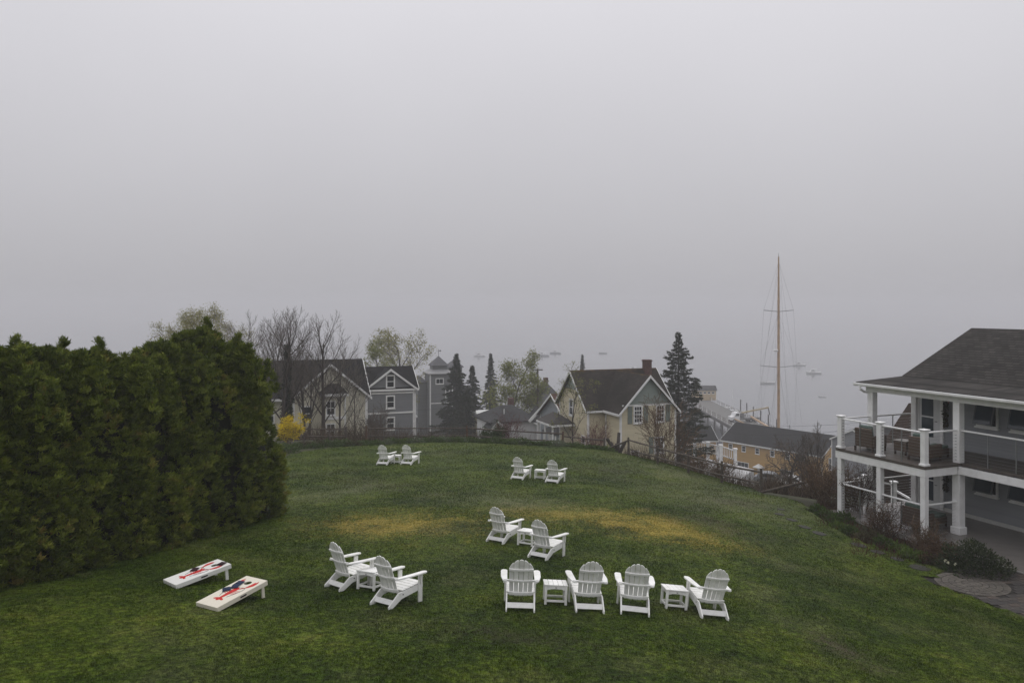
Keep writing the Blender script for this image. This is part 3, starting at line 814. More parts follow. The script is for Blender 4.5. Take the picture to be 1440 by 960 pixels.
        pts = [(s*0.012 + s*0.17*math.sin(u*2.6), 0.76 + 0.08*math.sin(u*3.1) - 0.38*u*u) for u in [k/12 for k in range(13)]]
        mb = MB(); mb.tube([T(x, y, 0.0022) for x, y in pts], 0.004, 4); mb.build('antenna_print', LINE, top)
    return t, T
def bean_bag(mat, label, loc_m, x, y, rot, T, world_o):
    """soft square bag sagging on the board"""
    n_ = 9; V = []; Fc = []
    s0 = 0.078
    for side in (1, -1):
        for i in range(n_):
            for j in range(n_):
                u = -1 + 2*i/(n_-1); v = -1 + 2*j/(n_-1)
                r_ = 1 + 0.10*(u*u*v*v) - 0.05*(u*u + v*v)*0.5
                h = 0.026 * max(0, (1 - u**4)) ** .6 * max(0, (1 - v**4)) ** .6 * (1 + 0.25*math.sin(3*u + rot) * math.cos(2.4*v))
                V.append((u*s0*r_, v*s0*r_, h if side > 0 else -h*0.45))
    for k in range(2):
        b = k*n_*n_
        for i in range(n_-1):
            for j in range(n_-1):
                f = (b+i*n_+j, b+(i+1)*n_+j, b+(i+1)*n_+j+1, b+i*n_+j+1)
                Fc.append(f if k == 0 else f[::-1])
    o = MB().add(V, Fc).build('bean_bag', mat, None, smooth=True)
    base = T(x, y, 0.016)
    m4 = world_o.matrix_world @ Matrix.Translation(base) @ Matrix.Rotation(R(12.0), 4, 'X') @ Matrix.Rotation(rot, 4, 'Z')
    o.matrix_world = m4
    tag(o, label, 'bean bag', 'bean bags lying on the game boards')
NAVY = pm('navy_cloth', (0.025, 0.035, 0.07), 0.9, 0.3, 30, bump=0.3, bscale=200)
MAROON = pm('maroon_cloth', (0.03, 0.014, 0.018), 0.9, 0.3, 30, bump=0.3, bscale=200)
for (px0, py0, px1, py1, paint, lab, key) in ((229.5, 819, 248.3, 827.5, BOARDW, 'white game board with lobster print and maroon bags, nearer the hedge', 'w'),
                                              (278, 852, 304, 859, CREAM, 'cream game board with lobster print and navy bags', 'c')):
    t, T = make_board(paint, lab)
    a, b = ghit(px0, py0), ghit(px1, py1)
    mid = (a + b) / 2; ang = math.atan2(b.y - a.y, b.x - a.x)
    frame_at(t, mid.x, mid.y, ang, sink=0.0, tilt=0.9)
    bpy.context.view_layer.update()
    if key == 'w':
        bean_bag(MAROON, 'dark maroon bean bag at the raised corner of the white game board', None, 0.12, 1.10, 0.3, T, t)
        bean_bag(MAROON, 'dark maroon bean bag beside the lobster tail of the white game board', None, -0.15, 0.62, 0.7, T, t)
    else:
        bean_bag(NAVY, 'navy bean bag nearest the hole of the cream game board', None, -0.14, 0.90, 0.2, T, t)
        bean_bag(NAVY, 'navy bean bag in the middle of three on the cream game board', None, -0.10, 0.76, 0.5, T, t)
        bean_bag(NAVY, 'navy bean bag farthest from the hole of the cream game board', None, -0.16, 0.60, 0.9, T, t)

# ------------------------------------------------------------------ split-rail fences
def rail(parent, p0, p1, r, rr, mat):
    pts = []; n_ = 6
    sag = rr.uniform(0.0, 0.05)
    for k in range(n_+1):
        f = k/n_
        pts.append(Vector(p0).lerp(Vector(p1), f) + Vector((rr.uniform(-.015, .015), rr.uniform(-.015, .015), -sag*4*f*(1-f) + rr.uniform(-.012, .012))))
    MB().tube(pts, [r*rr.uniform(.8, 1.15) for _ in pts], 6).build('rail', mat, parent)
def post(parent, x, y, h, rr, mat, lean=0.03):
    z = bz(x, y)
    top = Vector((x + rr.uniform(-lean, lean)*h, y + rr.uniform(-lean, lean)*h, z + h))
    MB().tube([(x, y, z - 0.3), (x*.5 + top.x*.5, y*.5 + top.y*.5, z + h*.5), top], [0.075, 0.07, 0.06], 7).build('post', mat, parent)
    return Vector((x, y, z)), top
rr = random.Random(11)
def fence(label, pts, h, mats):
    f = thing('rail_fence', label, 'fence', group='split rail fences round the lawn')
    tops = [post(f, x, y, h, rr, mats[i]) for i, (x, y) in enumerate(pts)]
    for (b0, t0), (b1, t1) in zip(tops[:-1], tops[1:]):
        for u in (0.42, 0.86):
            rail(f, b0.lerp(t0, u), b1.lerp(t1, u), 0.05, rr, OLDWOOD)
    return f
def gp(px, Y): return ((px - CX)/F*Y, Y)
fence('dark rail fence in front of the cream house and bare trees', [gp(395, 50.5), gp(427, 50), gp(463, 50.2), gp(487, 50.6)], 1.05, [OLDWOOD]*4)
fence('long dark rail fence along the back of the flower bed', [gp(515, 51.2), gp(657, 52.3), gp(791, 51.6)], 1.1, [REDWOOD]*3)
fence('short sagging rail fence section before the yellow house', [gp(791.6, 51.9), gp(850, 50.2)], 0.95, [OLDWOOD]*2)
rf = fence('rail fence running down the right edge of the lawn', [gp(884, 47.2), gp(925, 44.2), gp(968, 41.5), gp(1015, 38.3), gp(1071, 35.0)], 1.15, [OLDWOOD]*5)
f0 = Vector((*gp(1071, 35.0), 0)); f0.z = bz(f0.x, f0.y) + 0.1
f1 = at(1141, 676, 34.0)
mbx = MB().tube([f0 + Vector((-.05, -.1, 0.02)), f0.lerp(f1, .5) + Vector((0, 0, .02)), f1], [0.06, 0.065, 0.055], 7).build('fallen_rail', OLDWOOD)
tag(mbx, 'fallen fence rail slanting up from the last post', 'rail')
s0 = Vector((*gp(884, 47.2), 0)); s0.z = bz(s0.x, s0.y) + 0.95
s1 = Vector((*gp(855, 48.6), 0)); s1.z = bz(s1.x, s1.y) + 0.25
tag(MB().tube([s0 + Vector((-.07, -.05, 0)), s0.lerp(s1, .5), s1], [0.055, 0.06, 0.05], 7).build('dropped_rail', OLDWOOD), 'dropped fence rail leaning on the post at the lawn corner', 'rail')

# ------------------------------------------------------------------ generic house parts
def house(name, label, x, y, z, theta, cat='house', group=None):
    return thing(name, label, cat, (x, y, z), R(theta), group)
def window(parent, c, n2, w, h, frame=0.1, cols=1, rows=2, fm=None, gm=None, depth=0.06, name='window', sill=True):
    """framed window on a wall; c = centre on the wall plane (local), n2 = outward 2-D normal"""
    fm = fm or TRIM; gm = gm or GLASS
    nv = Vector((n2[0], n2[1], 0)).normalized(); rv = Vector((-nv.y, nv.x, 0)); up = Vector((0, 0, 1)); c = Vector(c)
    def P(a, b, d): return c + rv*a + up*b + nv*d
    mb = MB()
    def bar(a0, a1, b0, b1, d0, d1):
        mb.add([P(a0,b0,d0),P(a1,b0,d0),P(a1,b0,d1),P(a0,b0,d1),P(a0,b1,d0),P(a1,b1,d0),P(a1,b1,d1),P(a0,b1,d1)], [(3,2,1,0),(4,5,6,7),(0,1,5,4),(1,2,6,5),(2,3,7,6),(3,0,4,7)])
    W, H = w/2, h/2
    bar(-W, -W+frame, -H, H, -.02, depth); bar(W-frame, W, -H, H, -.02, depth)
    bar(-W+frame, W-frame, H-frame, H, -.02, depth); bar(-W+frame, W-frame, -H, -H+frame, -.02, depth)
    o = mb.build(name, fm, parent)
    g = MB(); W2, H2 = W-frame, H-frame
    g.add([P(-W2,-H2,.012),P(W2,-H2,.012),P(W2,H2,.012),P(-W2,H2,.012),P(-W2,-H2,-.01),P(W2,-H2,-.01),P(W2,H2,-.01),P(-W2,H2,-.01)], [(0,1,2,3),(7,6,5,4),(0,4,5,1),(1,5,6,2),(2,6,7,3),(3,7,4,0)])
    g.build('pane', gm, o)
    for k in range(1, cols):
        x = -W2 + 2*W2*k/cols; mb = MB(); bar(x-.018, x+.018, -H2, H2, .013, .035); mb.build('muntin', fm, o)
    for k in range(1, rows):
        y = -H2 + 2*H2*k/rows; mb = MB(); bar(-W2, W2, y-.03, y+.03, .014, .04); mb.build('sash_rail', fm, o)
    if sill:
        mb = MB(); bar(-W-.04, W+.04, -H-.06, -H-.002, -.02, depth+.05); mb.build('sill', fm, o)
    return o
def gable_block(parent, a0, a1, b0, b1, zb, ze, zr, axis, wall_m, roof_m, trim_m=None, oh=0.3, oe=0.3, th=0.14, ends=(1, 1), gable_m=None, corner=0.14, sides=(1, 1)):
    """walls and a gable roof; ridge runs along axis ('x' or 'y'); a = range along ridge, b = range across; ze = wall top, zr = ridge underside"""
    M = (lambda a, b, z: Vector((a, b, z))) if axis == 'x' else (lambda a, b, z: Vector((b, a, z)))
    bm = (b0 + b1) / 2; hf = (b1 - b0) / 2; sl = (zr - ze) / hf
    V = [M(a0,b0,zb),M(a1,b0,zb),M(a1,b1,zb),M(a0,b1,zb),M(a0,b0,ze),M(a1,b0,ze),M(a1,b1,ze),M(a0,b1,ze),M(a0,bm,zr),M(a1,bm,zr)]
    Fc = [(0,1,5,4),(2,3,7,6),(1,2,6,9,5),(3,0,4,8,7),(4,5,9,8),(6,7,8,9)]
    MB().add(V, Fc).build('wall', wall_m, parent)
    zo = ze - sl*oe
    sec = [(bm, zr), (b1+oe, zo), (b1+oe, zo+th), (bm, zr+th), (b0-oe, zo+th), (b0-oe, zo)]
    ln = (a1 - a0) + 2*oh
    rf_ = MB().prism([M(a0-oh, b, z + 0.004) for b, z in sec], M(ln, 0, 0)).build('roof', roof_m, parent)
    if trim_m:
        for e, (a, s) in enumerate(((a0-oh, -1), (a1+oh, 1))):
            if not ends[e]: continue
            for q in (0, 1):
                bb = b1+oe if q else b0-oe
                d = 0.2
                pts = [M(a, bm, zr+th+.012), M(a, bb, zo+th+.012), M(a, bb, zo+th-d), M(a, bm, zr+th-d*1.15)]
                MB().prism(pts, M(s*0.05, 0, 0)).build('rake_board', trim_m, parent)
        for q in (0, 1):
            if not sides[q]: continue
            bb = b1+oe if q else b0-oe; s = 1 if q else -1
            pts = [M(a0-oh+.003, bb, zo+th-.01), M(a0-oh+.003, bb+s*.05, zo+th-.01), M(a0-oh+.003, bb+s*.05, zo-.06), M(a0-oh+.003, bb, zo-.06)]
            MB().prism(pts, M(ln-.006, 0, 0)).build('fascia', trim_m, parent)
        if corner:
            for a, sa in ((a0, -1), (a1, 1)):
                for b, sb in ((b0, -1), (b1, 1)):
                    aa = sorted((a + sa*.02, a - sa*corner)); b_ = sorted((b + sb*.02, b - sb*corner))
                    p0 = M(aa[0], b_[0], zb); p1 = M(aa[1], b_[1], ze - 0.02)
                    box('corner_board', trim_m, parent, min(p0.x,p1.x), max(p0.x,p1.x), min(p0.y,p1.y), max(p0.y,p1.y), zb, ze-.02)
    return rf_
def hip_roof(parent, x0, x1, y0, y1, ze, zr, mat, ridge='x', th=0.12, short=None, name='roof'):
    """hip roof over a rectangle; short = half length taken off the ridge at each end"""
    if ridge == 'x':
        s = short if short is not None else (y1-y0)/2
        r0, r1 = (x0+s, (y0+y1)/2, zr), (x1-s, (y0+y1)/2, zr)
    else:
        s = short if short is not None else (x1-x0)/2
        r0, r1 = ((x0+x1)/2, y0+s, zr), ((x0+x1)/2, y1-s, zr)
    c = [(x0,y0,ze),(x1,y0,ze),(x1,y1,ze),(x0,y1,ze)]
    cb = [(x,y,z-th) for x,y,z in c]
    V = cb + c + [r0, r1]
    if ridge == 'x': top = [(4,5,9,8),(5,6,9),(6,7,8,9),(7,4,8)]
    else: top = [(4,5,8),(5,6,9,8),(6,7,9),(7,4,8,9)]
    return MB().add(V, [(3,2,1,0),(0,1,5,4),(1,2,6,5),(2,3,7,6),(3,0,4,7)] + top).build(name, mat, parent)

# ------------------------------------------------------------------ two-storey inn with porch (right)
DKS = siding('slate_siding', (0.24, 0.25, 0.265), 0.105, 0.02)
INNROOF = shingles('brown_grey_shingles', (0.056, 0.052, 0.048), (0.032, 0.030, 0.028))
DECKM = pm('deck_boards', (0.085, 0.072, 0.062), 0.5, 0.2, 3.0, bump=0.2, bscale=14)
FLOORM = pm('wet_porch_floor', (0.155, 0.142, 0.13), 0.28, 0.15, 2.5, bump=0.08, bscale=8)
SOFF = pm('grey_soffit', (0.5, 0.5, 0.48), 0.7, 0.05)
inn = house('inn_building', 'two-storey grey inn with white porch posts and brown shingle roof', 15.7, 28.0, 27.0, 22.4, 'building')
DK = 2.5; EV = 4.98; WX = 2.27; T1 = 3.79
MB().add([(WX,-9,0),(10.1,-9,0),(10.1,T1,0),(WX,T1,0),(WX,-9,5.02),(10.1,-9,5.02),(10.1,T1,5.02),(WX,T1,5.02),(6.17,-9,6.86),(6.17,T1,6.86)],
         [(1,0,4,8,5),(2,1,5,6),(3,2,6,9,7),(0,3,7,4),(4,7,9,8),(6,5,8,9)]).build('wall', DKS, inn)
sec = [(6.17, 6.9), (10.6, 4.8), (10.6, 4.93), (6.17, 7.05), (2.14, 5.14), (2.14, 5.0)]
MB().prism([(x, -9.4, z) for x, z in sec], (0, 13.66, 0)).build('roof', INNROOF, inn)
MB().prism([(x, -9.4, z) for x, z in [(-0.42, 4.93), (2.139, 5.03), (2.139, 5.128), (-0.42, 4.985)]], (0, 13.62, 0)).build('porch_roof', INNROOF, inn)
MB().prism([(x, -9.3, z) for x, z in [(-0.33, 4.84), (2.26, 4.93), (2.26, 4.99), (-0.33, 4.9)]], (0, 13.4, 0)).build('soffit', SOFF, inn)
MB().prism([(x, -9.4, z) for x, z in [(-0.53, 4.955), (-0.43, 4.955), (-0.43, 4.84), (-0.49, 4.84), (-0.53, 4.88)]], (0, 13.66, 0)).build('gutter', WHITE, inn)
box('porch_beam', WHITE, inn, -0.12, 0.12, -9.3, 4.0, 4.62, 4.835)
box('rake_board', WHITE, inn, -0.42, 2.1, 4.222, 4.262, 4.82, 4.925)
MB().tube([(-0.48, 3.95, 4.86), (-0.48, 3.95, 4.72), (-0.25, 3.95, 4.6), (-0.12, 3.95, 4.58)], 0.045, 8).build('downspout', WHITE, inn)
vp = MB().tube([(4.2, -0.85, 5.9), (4.2, -0.85, 6.75)], 0.055, 8).build('vent_pipe', DARKMETAL, inn)
MB().tube([(4.2, -0.85, 5.99), (4.2, -0.85, 6.13)], [0.2, 0.07], 10).build('flashing', WHITE, vp)
for y_ in (0.0, T1, -4.2):
    c_ = box('column', WHITE, inn, -0.145, 0.145, y_-0.145, y_+0.145, 0.0, 2.235, bevel=0.008)
    box('column_base', WHITE, c_, -0.185, 0.185, y_-0.185, y_+0.185, 0.001, 0.26, bevel=0.01)
    box('column', WHITE, inn, -0.13, 0.13, y_-0.13, y_+0.13, DK+.002, 4.615, bevel=0.008)
for z0, z1 in ((0, 2.235), (DK+.002, 4.75)):
    box('corner_pilaster', WHITE, inn, WX-0.16, WX+0.06, T1-0.2, T1+0.03, z0, z1, bevel=0.006)
# decks and floor
box('upper_deck', DECKM, inn, 0.003, WX-.003, -9, T1+0.12, DK-0.1, DK)
box('balcony_deck', DECKM, inn, -1.78, 0.0, -0.13, 3.9, DK-0.1, DK-.004)
for (x0, x1, y0, y1) in ((-1.76, -1.70, -0.05, 3.87), (-1.76, -0.2, -0.115, -0.055), (-1.76, 2.2, 3.875, 3.935), (-0.17, -0.11, -9, -0.12)):
    box('deck_fascia', WHITE, inn, x0, x1, y0, y1, DK-0.37, DK-0.104)
box('deck_underside', SOFF, inn, -1.69, WX-.01, -0.05, 3.87, DK-0.24, DK-0.14)
box('deck_underside', SOFF, inn, -0.1, WX-.01, -9, -0.06, DK-0.24, DK-0.14)
box('porch_floor', FLOORM, inn, -1.8, WX-.004, -9, 4.2, -0.22, 0.0)
box('floor_edge', pm('floor_edge', (0.3, 0.29, 0.27), 0.6, 0.15), inn, -1.86, -1.803, -9, 4.2, -0.24, -0.012)
box('base_board', SOFF, inn, WX-0.035, WX-.002, -9, 2.5, 0.002, 0.14)
# balcony posts, rails and cables
def newel(x, y, z0, h, cap=True):
    o = box('balcony_post', WHITE, inn, x-0.095, x+0.095, y-0.095, y+0.095, z0+.001, z0+h, bevel=0.006)
    if cap:
        box('post_cap', WHITE, o, x-0.14, x+0.14, y-0.14, y+0.14, z0+h+.001, z0+h+0.05, bevel=0.015)
        box('post_base', WHITE, o, x-0.135, x+0.135, y-0.135, y+0.135, z0+.002, z0+0.08, bevel=0.015)
    return o
for y_ in (0.0, 1.88, 3.76):
    newel(-1.65, y_, DK, 1.22)
    newel(-1.65, y_, 0.0, 2.13, cap=False)
def railing(p0, p1, z0, h=1.14, nb=1):
    p0 = Vector(p0); p1 = Vector(p1); d = (p1 - p0).normalized()
    a, b = p0 + d*0.1, p1 - d*0.1
    r_ = MB().beam((a.x, a.y, z0+h), (b.x, b.y, z0+h), 0.075, 0.055).build('handrail', WHITE, inn, bevel=0.012)
    mb = MB(); fit = MB()
    for k in range(9):
        zz = z0 + 0.11 + k*0.108
        mb.tube([(a.x, a.y, zz), (b.x, b.y, zz)], 0.0035, 4)
        for q, s in ((a, 1), (b, -1)):
            fit.beam((q.x - d.x*s*.02, q.y - d.y*s*.02, zz), (q.x + d.x*s*.022, q.y + d.y*s*.022, zz), 0.055, 0.02)
    mb.build('cable', STEEL, r_); fit.build('cable_fitting', STEEL, r_)
    for k in range(nb):
        q = a.lerp(b, (k+1)/(nb+1))
        MB().box(q.x-.014, q.x+.014, q.y-.014, q.y+.014, z0+.003, z0+h-.028).build('baluster', STEEL, r_)
for z0 in (DK, 0.0):
    railing((-1.65, 1.88), (-1.65, 0), z0); railing((-1.65, 3.76), (-1.65, 1.88), z0)
    railing((-1.65, 0), (-0.02, 0), z0, nb=0); railing((-1.65, 3.76), (-0.02, T1), z0, nb=0); railing((0.02, T1), (WX-.12, T1), z0, nb=1)
railing((0, 0), (0, -4.2), DK, nb=3); railing((0, -4.2), (0, -9), DK, nb=2)
# doors and awning windows
DOORW = pm('door_white', (0.62, 0.63, 0.63), 0.45, 0.05)
for z0 in (0.0, DK):
    d_ = box('door', DOORW, inn, WX-0.05, WX+.01, 2.56, 3.52, z0+.01, z0+2.08)
    box('door_glass', GLASSB, d_, WX-0.058, WX-0.046, 2.86, 3.4, z0+1.12, z0+1.98); box('door_glass', GLASSB, d_, WX-0.058, WX-0.046, 2.86, 3.4, z0+0.3, z0+1.06)
    box('door_frame', WHITE, d_, WX-0.07, WX+.01, 2.42, 2.555, z0+.01, z0+2.2); box('door_frame', WHITE, d_, WX-0.07, WX+.01, 3.525, 3.58, z0+.01, z0+2.2); box('door_frame', WHITE, d_, WX-0.07, WX+.01, 2.556, 3.524, z0+2.085, z0+2.2)
    MB().tube([(WX-.07, 2.68, z0+.95), (WX-.12, 2.68, z0+.95), (WX-.12, 2.74, z0+.95)], .014, 6).build('handle', DARKMETAL, d_)
    for yc in (0.6, -0.75, -2.9, -4.3):
        wz = z0 + 1.55
        fr = window(inn, (WX, yc, wz), (-1, 0), 0.86, 1.06, 0.07, 1, 1, TRIM, GLASS, name='window')
        # open awning sash hinged at the top
        s_ = MB().beam((WX-.08, yc, wz+.46), (WX-.3, yc, wz-.42), 0.76, 0.035, up=(-1, 0, 0.3)).build('awning_sash', pm('sash_grey', (0.09, 0.10, 0.115), 0.4, 0.1), fr)
        MB().beam((WX-.092, yc, wz+.42), (WX-.312, yc, wz-.38), 0.64, 0.036, up=(-1, 0, 0.3)).build('sash_glass', GLASSB, s_)
# things fixed to or standing on the porch
SWAG = leafmat('dried_swag', [(0, (0.02, 0.018, 0.012)), (0.6, (0.05, 0.035, 0.02)), (1, (0.06, 0.07, 0.03))], trans=0)
rg = np.random.default_rng(5)
IM = Matrix.Translation((15.7, 28.0, 27.0)) @ Matrix.Rotation(R(22.4), 4, 'Z')
def on_inn(o, x, y, z, rz=0.0):
    o.matrix_world = IM @ Matrix.Translation((x, y, z)) @ Matrix.Rotation(rz, 4, 'Z'); return o
for z0, lab in ((DK, 'dried hanging swag beside the upstairs porch door'), (0.0, 'dried hanging swag beside the downstairs porch door')):
    n_ = 260; tt = rg.random(n_)
    P_ = np.stack([-0.05 - 0.05*rg.random(n_), rg.normal(size=n_)*0.05*(1.2 - np.abs(tt-.5)), -tt*0.95], 1)
    o = leaves('hanging_swag', P_, rg.normal(size=(n_, 3)) + [-.5, 0, -.8], 0.12, 0.05, SWAG, None, rg)
    on_inn(o, WX, 2.28, z0 + 1.78); tag(o, lab, 'swag', 'swags by the porch doors')
REDS = pm('sign_red', (0.32, 0.02, 0.025), 0.5, 0.1)
def sign(label, x, y, z, w, h, marks):
    t = thing('red_sign', label, 'sign'); on_inn(t, x, y, z)
    box('plate', REDS, t, -0.02, 0, -w/2, w/2, -h/2, h/2, bevel=.004)
    for (a, b, c, d) in marks: box('white_mark', WHITE, t, -0.024, -0.0205, a, b, c, d)
sign('small red sign with white lettering at the top of the porch corner', WX-.17, T1-.09, DK+2.13, 0.28, 0.11, [(-0.1+.05*k, -0.07+.05*k, -0.02, 0.02) for k in range(4)])
sign('tiny red and white plate on the wall beside the upstairs door', WX-.01, 2.24, DK+1.78, 0.1, 0.12, [(-0.035, 0.035, -0.012, 0.012), (-0.012, 0.012, -0.045, -0.013)])

WICK = None
def wicker_mat():
    m, n, l, p = nt('brown_wicker')
    tc = n.new('ShaderNodeTexCoord')
    wv = N(n, 'ShaderNodeTexWave', Scale=9.0, Distortion=0.6, bands_direction='Z'); wv.inputs['Detail'].default_value = 2
    l.new(tc.outputs['Object'], wv.inputs['Vector'])
    r = ramp(n, [(0.2, (0.055, 0.036, 0.024)), (0.8, (0.14, 0.092, 0.062))]); l.new(wv.outputs['Fac'], r.inputs['Fac']); l.new(r.outputs['Color'], p.inputs['Base Color'])
    b = N(n, 'ShaderNodeBump', Strength=0.8, Distance=0.02); l.new(wv.outputs['Fac'], b.inputs['Height']); l.new(b.outputs['Normal'], p.inputs['Normal'])
    p.inputs['Roughness'].default_value = 0.6
    return m
WICK = wicker_mat()
CUSH = pm('green_cushion', (0.10, 0.14, 0.12), 0.85, 0.15, 12, bump=0.2, bscale=120)
LEGB = pm('brown_leg', (0.05, 0.03, 0.02), 0.6, 0.2)
def wicker_chair(label, x, y, z, rz):
    t = thing('wicker_armchair', label, 'armchair', group='wicker seats on the porch'); on_inn(t, x, y, z, rz)
    # faces local +x
    MB().prism([(-0.40, -0.36, 0.16), (-0.30, -0.36, 0.16), (-0.36, -0.36, 0.86), (-0.46, -0.36, 0.86)], (0, 0.72, 0)).build('backrest', WICK, t, bevel=.02)
    for s in (-1, 1): box('arm', WICK, t, -0.36, 0.42, s*0.36-.055, s*0.36+.055, 0.16, 0.6, bevel=.02)
    box('seat_base', WICK, t, -0.3, 0.4, -0.3, 0.3, 0.16, 0.34, bevel=.01)
    box('seat_cushion', CUSH, t, -0.28, 0.42, -0.29, 0.29, 0.342, 0.48, bevel=.035)
    MB().prism([(-0.29, -0.28, 0.482), (-0.13, -0.28, 0.482), (-0.2, -0.28, 0.96), (-0.33, -0.28, 0.97)], (0, 0.56, 0)).build('back_cushion', CUSH, t, bevel=.04)
    for sx in (-0.38, 0.36):
        for sy in (-0.37, 0.37): box('leg', LEGB, t, sx-.03, sx+.03, sy-.03, sy+.03, 0.0, 0.158)
    return t
wicker_chair('brown wicker armchair with green cushions at the far end of the balcony', -0.95, 3.0, DK, R(8))
wicker_chair('brown wicker armchair with green cushions nearest the balcony corner', -0.75, 0.75, DK, R(12))
wicker_chair('brown wicker armchair on the ground floor porch behind the shrubs', -0.9, 0.95, 0.0, R(10))
def wicker_block(name, label, cat, x, y, z, rz, w, d, h, cushion):
    t = thing(name, label, cat, group='wicker seats on the porch'); on_inn(t, x, y, z, rz)
    box('body', WICK, t, -w/2, w/2, -d/2, d/2, 0.14, h, bevel=.015)
    for sx in (-1, 1):
        for sy in (-1, 1): box('leg', LEGB, t, sx*(w/2-.04)-.028, sx*(w/2-.04)+.028, sy*(d/2-.04)-.028, sy*(d/2-.04)+.028, 0, 0.139)
    if cushion: box('cushion', CUSH, t, -w/2+.02, w/2-.02, -d/2+.02, d/2-.02, h+.001, h+.1, bevel=.03)
    else: box('table_top', pm('pale_table_top', (0.32, 0.30, 0.27), 0.4, 0.1), t, -w/2-.02, w/2+.02, -d/2-.02, d/2+.02, h+.001, h+.025, bevel=.006)
wicker_block('wicker_ottoman', 'brown wicker ottoman with flat cushion in front of the balcony armchair', 'ottoman', 0.15, 0.95, DK, R(12), 0.55, 0.55, 0.36, True)
wicker_block('wicker_table', 'low wicker table with pale top between the balcony armchairs', 'table', -0.45, 1.9, DK, R(8), 0.5, 0.5, 0.5, False)
wicker_block('wicker_ottoman', 'brown wicker ottoman on the ground floor porch', 'ottoman', 0.1, 1.05, 0.0, R(8), 0.6, 0.6, 0.38, True)

# ------------------------------------------------------------------ yellow house at the lawn corner
YEL = siding('butter_siding', (0.56, 0.50, 0.34), 0.11, 0.02)
SAGE = siding('sage_siding', (0.21, 0.25, 0.22), 0.1, 0.02)
GROOF = shingles('mossy_grey_shingles', (0.055, 0.046, 0.04), (0.034, 0.029, 0.026), stain=(0.02, 0.018, 0.016), ridge=(8.35, 0.5, (0.13, 0.075, 0.028)))
hs = house('yellow_house', 'butter-yellow clapboard house with steep gables and brick chimney behind the fence', 6.31, 68.0, 20.5, 20)
gable_block(hs, .35, 8.45, .35, 6.45, -1.5, 5.73, 8.6, 'x', YEL, GROOF, TRIM, oh=.35, oe=.35, sides=(0, 1))
gable_block(hs, -2.58, 3.2, 1.93, 7.25, -1.5, 5.72, 8.55, 'y', YEL, GROOF, TRIM, oh=.35, oe=.3, ends=(1, 0))
box('eave_fascia', TRIM, hs, 0.0, 1.55, -.05, 0.0, 5.34, 5.5)
MB().prism([(2.45, -2.585, 6.25), (6.73, -2.585, 6.25), (4.59, -2.585, 8.53)], (0, -.03, 0)).build('gable_panel', SAGE, hs)
box('gable_trim', TRIM, hs, 2.1, 7.08, -2.63, -2.585, 6.12, 6.24)
MB().prism([(.345, 1.75, 7.05), (.345, 5.05, 7.05), (.345, 3.4, 8.58)], (-.03, 0, 0)).build('gable_panel', SAGE, hs)
for xc in (3.58, 5.72): window(hs, (xc, -2.58, 5.4), (0, -1), .86, 1.5, .11, 3, 4)
SHUT = pm('sage_shutter', (0.16, 0.19, 0.165), 0.6, 0.1)
for x0 in (2.62, 4.12, 6.24): box('shutter', SHUT, hs, x0, x0+.42, -2.625, -2.585, 4.66, 6.1)
window(hs, (5.6, -2.58, 2.75), (0, -1), .95, 1.4, .11, 3, 4); box('shutter', SHUT, hs, 4.62, 5.02, -2.625, -2.585, 2.05, 3.45)
window(hs, (3.3, -2.58, 2.1), (0, -1), .8, .6, .09, 2, 1)
window(hs, (.35, 3.76, 5.4), (-1, 0), .9, 1.5, .11, 1, 2)
window(hs, (.35, 1.2, 2.6), (-1, 0), .8, 1.3, .1, 1, 2)
ch = box('chimney', BRICK, hs, 7.35, 7.98, 2.75, 3.4, 7.8, 9.55, bevel=.01)
box('chimney_cap', BRICK, ch, 7.3, 8.03, 2.7, 3.45, 9.4, 9.5)
MB().tube([(6.9, 1.2, 7.0), (6.9, 1.2, 7.35)], .05, 7).build('vent_pipe', TRIM, hs)
MB().beam((6.0, 1.5, 6.95), (6.35, 1.5, 7.02), .3, .06).build('roof_vent', TRIM, hs)
MB().tube([(1.95, -.02, 5.35), (1.85, -.1, 5.1), (1.85, -.1, 0)], .045, 6).build('downspout', TRIM, hs)
pr = hip_roof(hs, -1.9, .34, 2.9, 6.6, 4.05, 4.85, pm('porch_shingles', (.05, .046, .043), .85, .2, 6), 'y', .1, short=1.2, name='porch_roof')
box('porch_fascia', TRIM, hs, -1.93, -1.88, 2.88, 6.62, 3.82, 4.0); box('porch_fascia', TRIM, hs, -1.88, .3, 2.86, 2.91, 3.82, 4.0)
for y_ in (3.05, 4.8, 6.45): box('porch_post', TRIM, hs, -1.85, -1.73, y_-.06, y_+.06, -1.5, 3.85)
box('porch_floor', pm('porch_grey', (.2, .2, .2), .7), hs, -1.9, .33, 2.9, 6.6, .9, 1.05)

# ------------------------------------------------------------------ cream and grey house (left)
CREAMS = siding('cream_siding', (0.58, 0.55, 0.43), 0.12, 0.02)
GREYS = siding('grey_siding', (0.17, 0.175, 0.18), 0.13, 0.025)
DKROOF = shingles('charcoal_shingles', (0.024, 0.023, 0.023), (0.016, 0.0155, 0.016))
ha = house('cream_house', 'large cream house with slate-grey wing behind the bare trees', -15.5, 68.0, 20.0, 20)
gable_block(ha, 0, 4.5, -3.1, 3.1, -2, 7.3, 9.95, 'y', CREAMS, DKROOF, TRIM, oh=.35, oe=.35, ends=(1, 0))
gable_block(ha, -10.5, 3.15, .5, 8.5, -2, 7.3, 10.0, 'x', CREAMS, DKROOF, TRIM, oh=.3, oe=.35)
GREYW = house('grey_wing_house', 'slate-grey three-storey gabled wing with white window frames beside the cream house', -15.5, 68.0, 20.0, 20)
gable_block(GREYW, 3.62, 9.35, 8.3, 13.4, -2, 6.95, 8.75, 'x', GREYS, DKROOF, TRIM, oh=.25, oe=.3)
